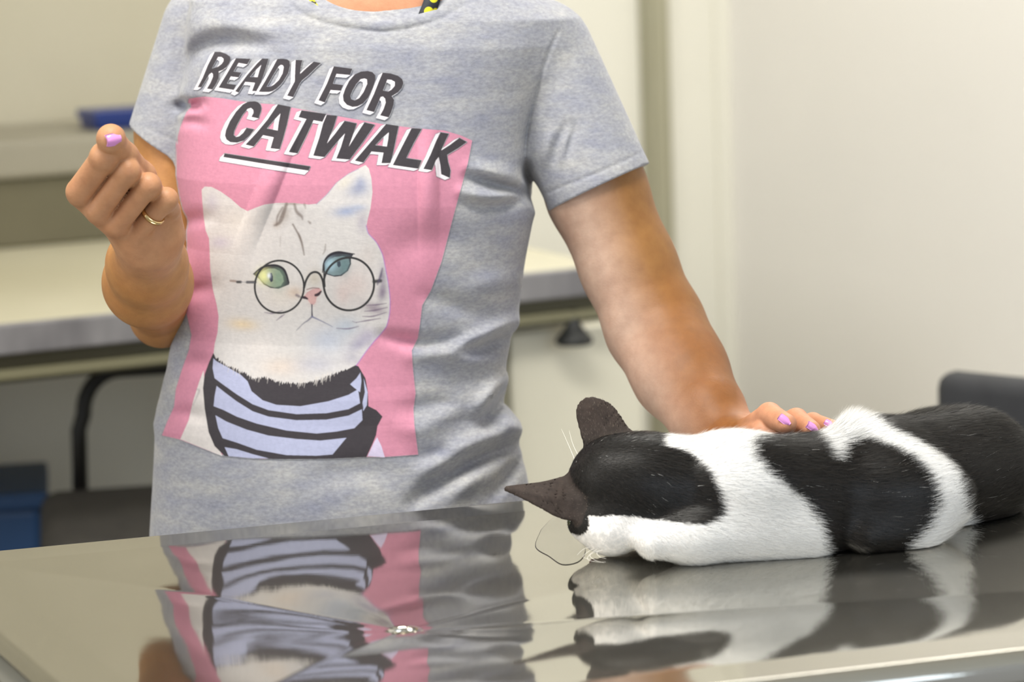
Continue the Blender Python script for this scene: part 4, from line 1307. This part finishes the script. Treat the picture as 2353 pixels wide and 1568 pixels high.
def ear_loft(p, up, dn, bulge, r):
    """sheet between two edges (same number of points), bowed towards the camera by bulge"""
    up = spline([A(*q) for q in up], 10); dn = spline([A(*q) for q in dn], 10)
    mid = []
    for k, (a, b) in enumerate(zip(up, dn)):
        w = np.linalg.norm(a - b)
        mid.append((a + b) / 2 + np.array([0, -min(bulge, w * .28), 0]))
    d = None
    for S, T_ in ((up, mid), (mid, dn)):
        for i in range(len(S) - 1):
            for t in ((S[i], S[i + 1], T_[i]), (T_[i], S[i + 1], T_[i + 1])):
                if np.linalg.norm(np.cross(t[1] - t[0], t[2] - t[0])) < 1e-9:
                    continue
                e = tri_d(p, *t); d = e if d is None else np.minimum(d, e)
    return d - r


NEAR_UP = [(1162, 1121, 2.448), (1200, 1116, 2.452), (1250, 1110, 2.462), (1300, 1096, 2.478), (1345, 1085, 2.480)]
NEAR_DN = [(1162, 1126, 2.448), (1198, 1142, 2.442), (1243, 1166, 2.438), (1290, 1190, 2.440), (1335, 1196, 2.445)]
FAR_UP = [(1347, 917, 2.512), (1331, 930, 2.514), (1327, 952, 2.512), (1335, 990, 2.508), (1348, 1035, 2.500), (1356, 1060, 2.495)]
FAR_DN = [(1360, 915, 2.512), (1397, 927, 2.514), (1422, 954, 2.512), (1441, 985, 2.506), (1476, 1016, 2.498), (1500, 1040, 2.490)]


def cat_sdf(p):
    f = rcone(p, A(1505, 1128, 2.480), A(1680, 1136, 2.478), .0460, .0530)              # neck and shoulders
    f = smin(f, rcone(p, A(1680, 1136, 2.478), A(1840, 1140, 2.478), .0530, .0505), .012)
    f = smin(f, rcone(p, A(1840, 1140, 2.478), A(2010, 1117, 2.505), .0505, .0585), .012)
    f = smin(f, rcone(p, A(2010, 1117, 2.505), A(2235, 1082, 2.570), .0585, .0565), .012)
    f = smin(f, ellip(p, A(2160, 1050, 2.605), (.062, .045, .044)), .020)               # far hip
    f = smin(f, ellip(p, A(2075, 1150, 2.462), (.060, .034, .042)), .022)               # near thigh
    f = smin(f, rcone(p, A(1985, 1238, 2.435), A(2110, 1226, 2.450), .010, .013), .026)   # hind foot
    f = smin(f, ellip(p, A(1735, 1120, 2.450), (.044, .032, .042)), .022)               # near shoulder blade
    f = smin(f, rcone(p, A(2330, 1150, 2.615), A(2470, 1185, 2.64), .019, .0125), .02)    # tail
    f = smin(f, rcone(p, A(2470, 1185, 2.64), A(2545, 1130, 2.70), .0125, .011), .008)
    f = smin(f, rcone(p, A(2545, 1130, 2.70), A(2500, 1085, 2.78), .011, .008), .008)
    # head
    h = ellip(p, A(1425, 1112, 2.482), (.0470, .0470, .0440))
    h = smin(h, ellip(p, A(1490, 1120, 2.480), (.046, .046, .043)), .015)
    h = smin(h, ellip(p, A(1408, 1212, 2.452), (.029, .026, .024)), .014)               # cheek
    h = smin(h, ellip(p, A(1354, 1203, 2.460), (.0190, .020, .0150)), .012)
    h = smin(h, ellip(p, A(1398, 1234, 2.458), (.0165, .020, .0125)), .010)              # muzzle
    f = smin(f, h, .018)
    e = ear_loft(p, NEAR_UP, NEAR_DN, .011, .0013)
    f = smin(f, e, .0060)
    e = ear_loft(p, FAR_UP, FAR_DN, .008, .0013)
    f = smin(f, e, .0060)
    # forelegs folded along the table
    f = smin(f, rcone(p, A(1500, 1246, 2.424), A(1600, 1236, 2.432), .0150, .0190), .016)
    f = smin(f, rcone(p, A(1600, 1236, 2.432), A(1850, 1226, 2.446), .0200, .026), .022)
    return np.maximum(f, table_z(p[:, 0], p[:, 1]) + .0008 - p[:, 2])


CV, CQ = sdf_mesh(cat_sdf, (-0.02, 2.38, 0.86), (0.60, 2.80, 1.03), 0.0018)

WHITE, DARK, EARC = np.array((.93, .925, .91)), np.array((.0095, .0088, .0085)), np.array((.040, .030, .026))
SKW, SKD = np.array((.88, .86, .84)), np.array((.012, .011, .010))


def inside(px, py, poly):
    r = np.zeros(len(px), bool); n = len(poly)
    for i in range(n):
        (ax, ay), (bx_, by) = poly[i], poly[(i + 1) % n]
        if ay == by:
            continue
        c = ((ay > py) != (by > py)) & (px < (bx_ - ax) * (py - ay) / (by - ay) + ax)
        r ^= c
    return r


CAP = [(1130, 1080), (1290, 1080), (1310, 880), (1520, 880), (1520, 1024), (1545, 1030), (1565, 1036), (1590, 1052), (1612, 1072), (1630, 1098), (1644, 1128), (1652, 1158), (1650, 1180), (1636, 1194), (1610, 1203), (1575, 1204), (1530, 1198), (1490, 1192), (1455, 1186), (1420, 1184), (1380, 1187), (1352, 1186), (1354, 1205), (1350, 1222), (1330, 1232), (1308, 1224), (1290, 1205), (1270, 1195), (1130, 1150)]
SADDLE = [(1722, 1008), (1760, 997), (1800, 1000), (1830, 985), (1870, 1000), (1890, 1020), (1900, 1045), (1916, 1060), (1930, 1024), (1960, 1010), (2000, 1016), (2040, 1030), (2080, 1052), (2110, 1076), (2132, 1108), (2142, 1140), (2140, 1170), (2128, 1200), (2110, 1226), (2084, 1254), (2050, 1310), (1960, 1330), (1894, 1320), (1892, 1262), (1886, 1236), (1872, 1200), (1852, 1176), (1836, 1150), (1800, 1124), (1770, 1100), (1745, 1076), (1722, 1050), (1712, 1028)]
RUMP = [(1988, 962), (2020, 946), (2060, 935), (2120, 900), (2700, 900), (2700, 1300), (2262, 1210), (2236, 1205), (2215, 1196), (2205, 1160), (2196, 1120), (2184, 1085), (2165, 1060), (2140, 1038), (2100, 1016), (2060, 998), (2020, 982)]


def coat(P, jit=0.0, r=None):
    px, py = project(P)
    if jit:
        w_ = np.clip((px - 1600) / 120, .35, 1) * jit
        sh = r.normal(0, 1, len(px)); px = px + w_ * sh; py = py + w_ * (.35 * sh + .4 * r.normal(0, 1, len(px)))
    dark = inside(px, py, CAP) | inside(px, py, SADDLE) | inside(px, py, RUMP)
    return dark


d1 = np.minimum(ear_loft(CV, NEAR_UP, NEAR_DN, .011, 0), ear_loft(CV, FAR_UP, FAR_DN, .008, 0))
HEADC = A(1440, 1112, 2.482)


def ear_w(P, d):
    px, py = project(P)
    far = np.clip((1040 - py - 0.10 * (px - 1350)) / 60, 0, 1) * (px < 1520)
    near = np.clip((1375 + 0.25 * (py - 1100) - px) / 95, 0, 1)
    return np.clip(np.maximum(far, near), 0, 1) * (d < .006)


ew = ear_w(CV, d1)
dk = coat(CV)
cc = np.where(dk[:, None], SKD, SKW)
cc = cc * (1 - ew[:, None]) + EARC * ew[:, None]
M_cat, nt, b = new_mat('cat_skin', (0.5, 0.5, 0.5), 0.75, 0, 0.2)
nn = noise(nt, 160, 3, 0.6)
nt.links.new(mixcol(nt, 1.0, attr(nt, 'coat_colour'), ramp(nt, nn, [(0.3, (.75, .75, .75)), (.7, (1.15, 1.12, 1.1))]), 'MULTIPLY'), b.inputs['Base Color'])
cat = mesh_np('cat', CV, CQ, M_cat, label='black and white short-haired cat lying on the steel table with its head turned away', cat='cat')
set_col(cat, 'coat_colour', cc)

# ---- fur: single tapering hairs combed along the body
M_fur, nt, b = new_mat('cat_fur', (0.5, 0.5, 0.5), 0.42, 0, 0.30)
nt.links.new(attr(nt, 'hair_colour'), b.inputs['Base Color'])
CN = unit(grad(cat_sdf, CV))


def sample(n, wf):
    q = CV[CQ]; qn = q.mean(1)
    area = np.linalg.norm(np.cross(q[:, 2] - q[:, 0], q[:, 3] - q[:, 1]), axis=1) / 2
    nn_ = unit(CN[CQ].mean(1)); view = unit(CAM - qn)
    face = (nn_ * view).sum(1)
    w = area * wf(qn, nn_, face); w = w / w.sum()
    i = rng.choice(len(q), n, p=w)
    a, b_ = rng.random(n)[:, None], rng.random(n)[:, None]
    P = q[i, 0] * (1 - a) * (1 - b_) + q[i, 1] * a * (1 - b_) + q[i, 2] * a * b_ + q[i, 3] * (1 - a) * b_
    N = CN[CQ[i]].mean(1)
    return P, unit(N)


def comb(P, N):
    """direction the hair lies in"""
    px, py = project(P)
    # flow in the picture plane at the place where the hair grows, turned into a world direction
    fx = np.ones(len(P)); fy = np.interp(py, [960, 1040, 1130, 1220, 1290], [-.12, .00, .14, .26, .16])
    hx, hy = px - 1335, py - 1190                      # head: away from the nose
    head = np.clip((1640 - px) / 130, 0, 1)
    hl = np.hypot(hx, hy) + 1
    fx = fx * (1 - head) + head * np.clip(hx / hl, .15, 1); fy = fy * (1 - head) + head * (hy / hl * .5 + .62)
    rear = np.clip((px - 1990) / 120, 0, 1)
    fx = fx * (1 - rear) + rear * .9; fy = fy * (1 - rear) + rear * (-.28)
    low = np.clip((py - 1225) / 40, 0, 1) * (px < 1500) * (px > 1440)
    fx = fx * (1 - low) + low * .3; fy = fy + low * .6
    en = ear_loft(P, NEAR_UP, NEAR_DN, .011, 0) < .0032; ef = ear_loft(P, FAR_UP, FAR_DN, .008, 0) < .0032
    fx = np.where(en, -1.0, np.where(ef, -.15, fx)); fy = np.where(en, .12, np.where(ef, -1.0, fy))
    eps = 8.0
    Y = P[:, 1]
    d = at(px + fx * eps, py + fy * eps, Y) - P
    d = d - N * (d * N).sum(1)[:, None]
    back = (np.linalg.norm(d, axis=1) < 2e-4)
    d[back] = np.array([1., 0.2, 0]) - N[back] * (N[back] @ np.array([1., 0.2, 0]))[:, None]
    return unit(d)


def fur_mesh(name, P, N, L, wd, lift, col, bend=0.35, roll=0.35, segs=3, parent=None, **kw):
    n = len(P)
    D = comb(P, N)
    D = unit(D + rng.normal(0, .16, (n, 3))); D = unit(D - N * (D * N).sum(1)[:, None])
    S = np.cross(N, D); ra = rng.normal(0, roll, n)[:, None]
    S = unit(S * np.cos(ra) + N * np.sin(ra))
    ts = np.linspace(0, 1, segs + 1)
    V = []
    for t in ts:
        h = np.sin(lift) * t - bend * np.sin(lift) * t * t
        c = P + N * (h * L)[:, None] + D * (np.cos(lift) * t * L)[:, None] - N * .0003
        w = wd * (1 - t) ** .7 if t < 1 else wd * 0
        if t < 1:
            V += [c + S * (w / 2)[:, None], c - S * (w / 2)[:, None]]
        else:
            V += [c]
    k = 2 * segs + 1
    Vv = np.stack(V, 1).reshape(-1, 3)
    zt = table_z(Vv[:, 0], Vv[:, 1]) + .0004
    Vv[:, 2] = np.maximum(Vv[:, 2], zt)
    base = (np.arange(n) * k)[:, None]
    qs = [base + np.array([[2 * i, 2 * i + 1, 2 * i + 3, 2 * i + 2]]) for i in range(segs - 1)]
    tr = base + np.array([[2 * segs - 2, 2 * segs - 1, 2 * segs]])
    o = mesh_np(name, Vv, [np.concatenate(qs), tr], M_fur, parent, **kw)
    set_col(o, 'hair_colour', np.repeat(col, k, 0))
    nrm = np.repeat(unit(N + D * .15), k, 0).astype(np.float32)
    o.data.normals_split_custom_set_from_vertices(nrm.tolist())
    return o


NF = 215000
P, N = sample(NF, lambda c, n, f: np.where(f > -.15, 1.0, .22) * np.where(c[:, 2] < table_z(c[:, 0], c[:, 1]) + .002, .05, 1))
px, py = project(P)
de = np.minimum(ear_loft(P, NEAR_UP, NEAR_DN, .011, 0), ear_loft(P, FAR_UP, FAR_DN, .008, 0))
ee = ear_w(P, de)
dark = coat(P, 8.0, rng)
L = np.interp(px, [1290, 1340, 1420, 1520, 1640, 1800, 2353], [.0030, .0035, .0050, .0085, .0120, .0135, .0140])
L = L * np.interp(py, [1180, 1250], [1, .8]) * rng.uniform(.7, 1.25, NF)
muz = (px < 1480) & (py > 1180)
L = np.where(muz, L * .75, L)
L = L * (1 - .35 * ee)
wd = np.where(ee > .5, .00012, .00022) * rng.uniform(.7, 1.3, NF)
lift = np.radians(np.where(muz, 30, 15)) * rng.uniform(.6, 1.5, NF) + rng.random(NF) ** 8 * .5
tuft = np.exp(-0.5 * (((px - 1935) / 26) ** 2 + ((py - 985) / 22) ** 2))
L = L * (1 + .9 * tuft); lift = lift + .55 * tuft
col = np.where(dark[:, None], DARK * rng.lognormal(0, .7, (NF, 1)), WHITE * rng.uniform(.86, 1.08, (NF, 1)))
brown = dark & (rng.random(NF) < .25)
col[brown] = np.array((.018, .014, .011)) * rng.lognormal(0, .3, (brown.sum(), 1))
wh = dark & (rng.random(NF) < .0020)
col[wh] = (.7, .69, .67)
epick = ee > .4
col[epick] = np.where(rng.random((epick.sum(), 1)) < .35, np.array((.20, .16, .125)), EARC * .9) * rng.lognormal(0, .3, (epick.sum(), 1))
keep = ~((ee > .4) & (rng.random(NF) < .62))
fur = fur_mesh('fur', P[keep], N[keep], L[keep], wd[keep], lift[keep], np.clip(col[keep], .004, .92), parent=cat, kind='stuff', label='short black and white coat')

# ---- whiskers, eyes, nose
M_wh, _, _ = new_mat('whisker', (.85, .82, .76), .35)


def whisker(pts):
    q = spline([A(*c) for c in pts], 18)
    zt = table_z(q[:, 0], q[:, 1]) + .0006
    q[:, 2] = np.maximum(q[:, 2], zt)
    tube('whisker', q, np.linspace(.00022, .00008, 18), M_wh, cat, 5)


for w_ in ([(1372, 1258, 2.44), (1352, 1268, 2.425), (1340, 1280, 2.415), (1356, 1286, 2.41)],
           [(1378, 1260, 2.44), (1358, 1272, 2.42), (1350, 1286, 2.41), (1372, 1292, 2.405), (1392, 1292, 2.40)],
           [(1384, 1262, 2.438), (1356, 1276, 2.42), (1368, 1288, 2.41), (1388, 1294, 2.40)],
           [(1390, 1262, 2.436), (1372, 1270, 2.42), (1378, 1280, 2.41), (1392, 1284, 2.405)],
           [(1366, 1256, 2.445), (1342, 1262, 2.43), (1326, 1276, 2.42)],
           [(1322, 1060, 2.50), (1306, 1022, 2.52), (1290, 986, 2.54)],
           [(1330, 1050, 2.505), (1316, 1020, 2.53), (1308, 990, 2.55)]):
    whisker(w_)
M_ceye, nt, b = new_mat('cat_eye', lin((58, 60, 34)), .06)
for nm, c in (('eye', A(1316, 1200, 2.455)), ('eye', A(1352, 1090, 2.527))):
    V, Q = sdf_mesh(lambda p: np.linalg.norm(p - c, axis=1) - .0048, c - .012, c + .012, .0016)
    mesh_np(nm, V, Q, M_ceye, cat)
M_nose, _, _ = new_mat('cat_nose', lin((150, 96, 96)), .4)
V, Q = sdf_mesh(lambda p: ellip(p, A(1366, 1244, 2.470), (.0050, .0048, .0036)), A(1366, 1244, 2.470) - .012, A(1366, 1244, 2.470) + .012, .0014)
mesh_np('nose', V, Q, M_nose, cat)

# ---- a little water on the steel by the chin
M_wat, nt, b = new_mat('clear_water', (1, 1, 1), 0.02)
b.inputs['Transmission Weight'].default_value = 1.0; b.inputs['IOR'].default_value = 1.33
out = spline([(1243, 1228), (1268, 1206), (1300, 1200), (1326, 1216), (1338, 1246), (1346, 1268), (1330, 1288), (1292, 1294), (1262, 1280), (1230, 1262), (1243, 1228)], 64)[:-1]
po = on_z(out[:, 0], out[:, 1], TZ - .006); ce = po.mean(0); PV = []
for k_, h_ in [(1.0, .0000), (.99, .0003), (.975, .0004)] + [(x, .0004) for x in np.linspace(.95, .05, 24)]:
    v_ = ce + (po - ce) * k_; v_[:, 2] = table_z(v_[:, 0], v_[:, 1]) + h_ + .00005; PV.append(v_)
cc_ = ce.copy(); cc_[2] = table_z(ce[0], ce[1]) + .00045
PV = np.concatenate(PV + [cc_[None]]); n = len(out); k = np.arange(n)
qq = np.concatenate([np.stack([i * n + k, i * n + (k + 1) % n, (i + 1) * n + (k + 1) % n, (i + 1) * n + k], -1) for i in range(26)])
tt = np.stack([26 * n + k, 26 * n + (k + 1) % n, np.full(n, 27 * n)], -1)
PF = 1 if np.cross(PV[qq[-1, 1]] - PV[qq[-1, 0]], PV[qq[-1, 2]] - PV[qq[-1, 0]])[2] > 0 else -1
mesh_np('water_puddle', PV, [qq[:, ::PF], tt[:, ::PF]], M_wat, label="small clear puddle on the steel table beside the cat's chin", cat='puddle')
# ================================================================ light, camera
def area(name, loc, tgt, sx, sy, power, col):
    l = bpy.data.lights.new(name, 'AREA'); l.shape = 'RECTANGLE'; l.size = sx; l.size_y = sy
    l.energy = power; l.color = col
    o = bpy.data.objects.new(name, l); C.objects.link(o)
    o.location = loc
    o.rotation_euler = (Vector(tgt) - Vector(loc)).to_track_quat('-Z', 'Y').to_euler()
    return o


area('window_daylight', (1.7, -0.9, 1.9), (0.2, 2.8, 1.0), 1.9, 1.3, 32, (0.74, 0.86, 1.0))
area('warm_light_left', (-2.3, 1.2, 2.2), (0.3, 3.5, 1.3), 1.4, 1.2, 38, (1.0, 0.97, 0.91))  # unseen warm light from the left, strengthened to brighten the right wall
area('ceiling_lamp_front', (-0.3, 1.95, 2.75), (-0.3, 1.95, 0), 1.2, 0.7, 58, (1.0, 0.97, 0.90))
area('back_wall_fill', (0.75, 4.3, 2.75), (0.75, 4.3, 0), 0.9, 0.6, 30, (1.0, 0.98, 0.93))  # unseen fill added overhead to brighten the back and right walls
w = bpy.data.worlds.new('room_surround'); bpy.context.scene.world = w; w.use_nodes = True
bg = w.node_tree.nodes['Background']; bg.inputs['Color'].default_value = (0.96, 0.98, 1.0, 1); bg.inputs['Strength'].default_value = 0.5
cam = bpy.data.cameras.new('camera'); co_ = bpy.data.objects.new('camera', cam); C.objects.link(co_)
cam.lens = LENS; cam.sensor_width = 36.0; cam.sensor_fit = 'HORIZONTAL'; cam.clip_start = 0.05
co_.location = CAM; co_.rotation_euler = Matrix(RC.tolist()).to_euler()
cam.dof.use_dof = True; cam.dof.focus_distance = 2.60; cam.dof.aperture_fstop = 4.5
sc = bpy.context.scene
sc.camera = co_
sc.view_settings.view_transform = 'Standard'; sc.view_settings.look = 'None'
sc.view_settings.gamma = 1.0; sc.view_settings.use_curve_mapping = False
sc.view_settings.exposure = 0.0
sc.cycles.max_bounces = 8; sc.cycles.use_denoising = True
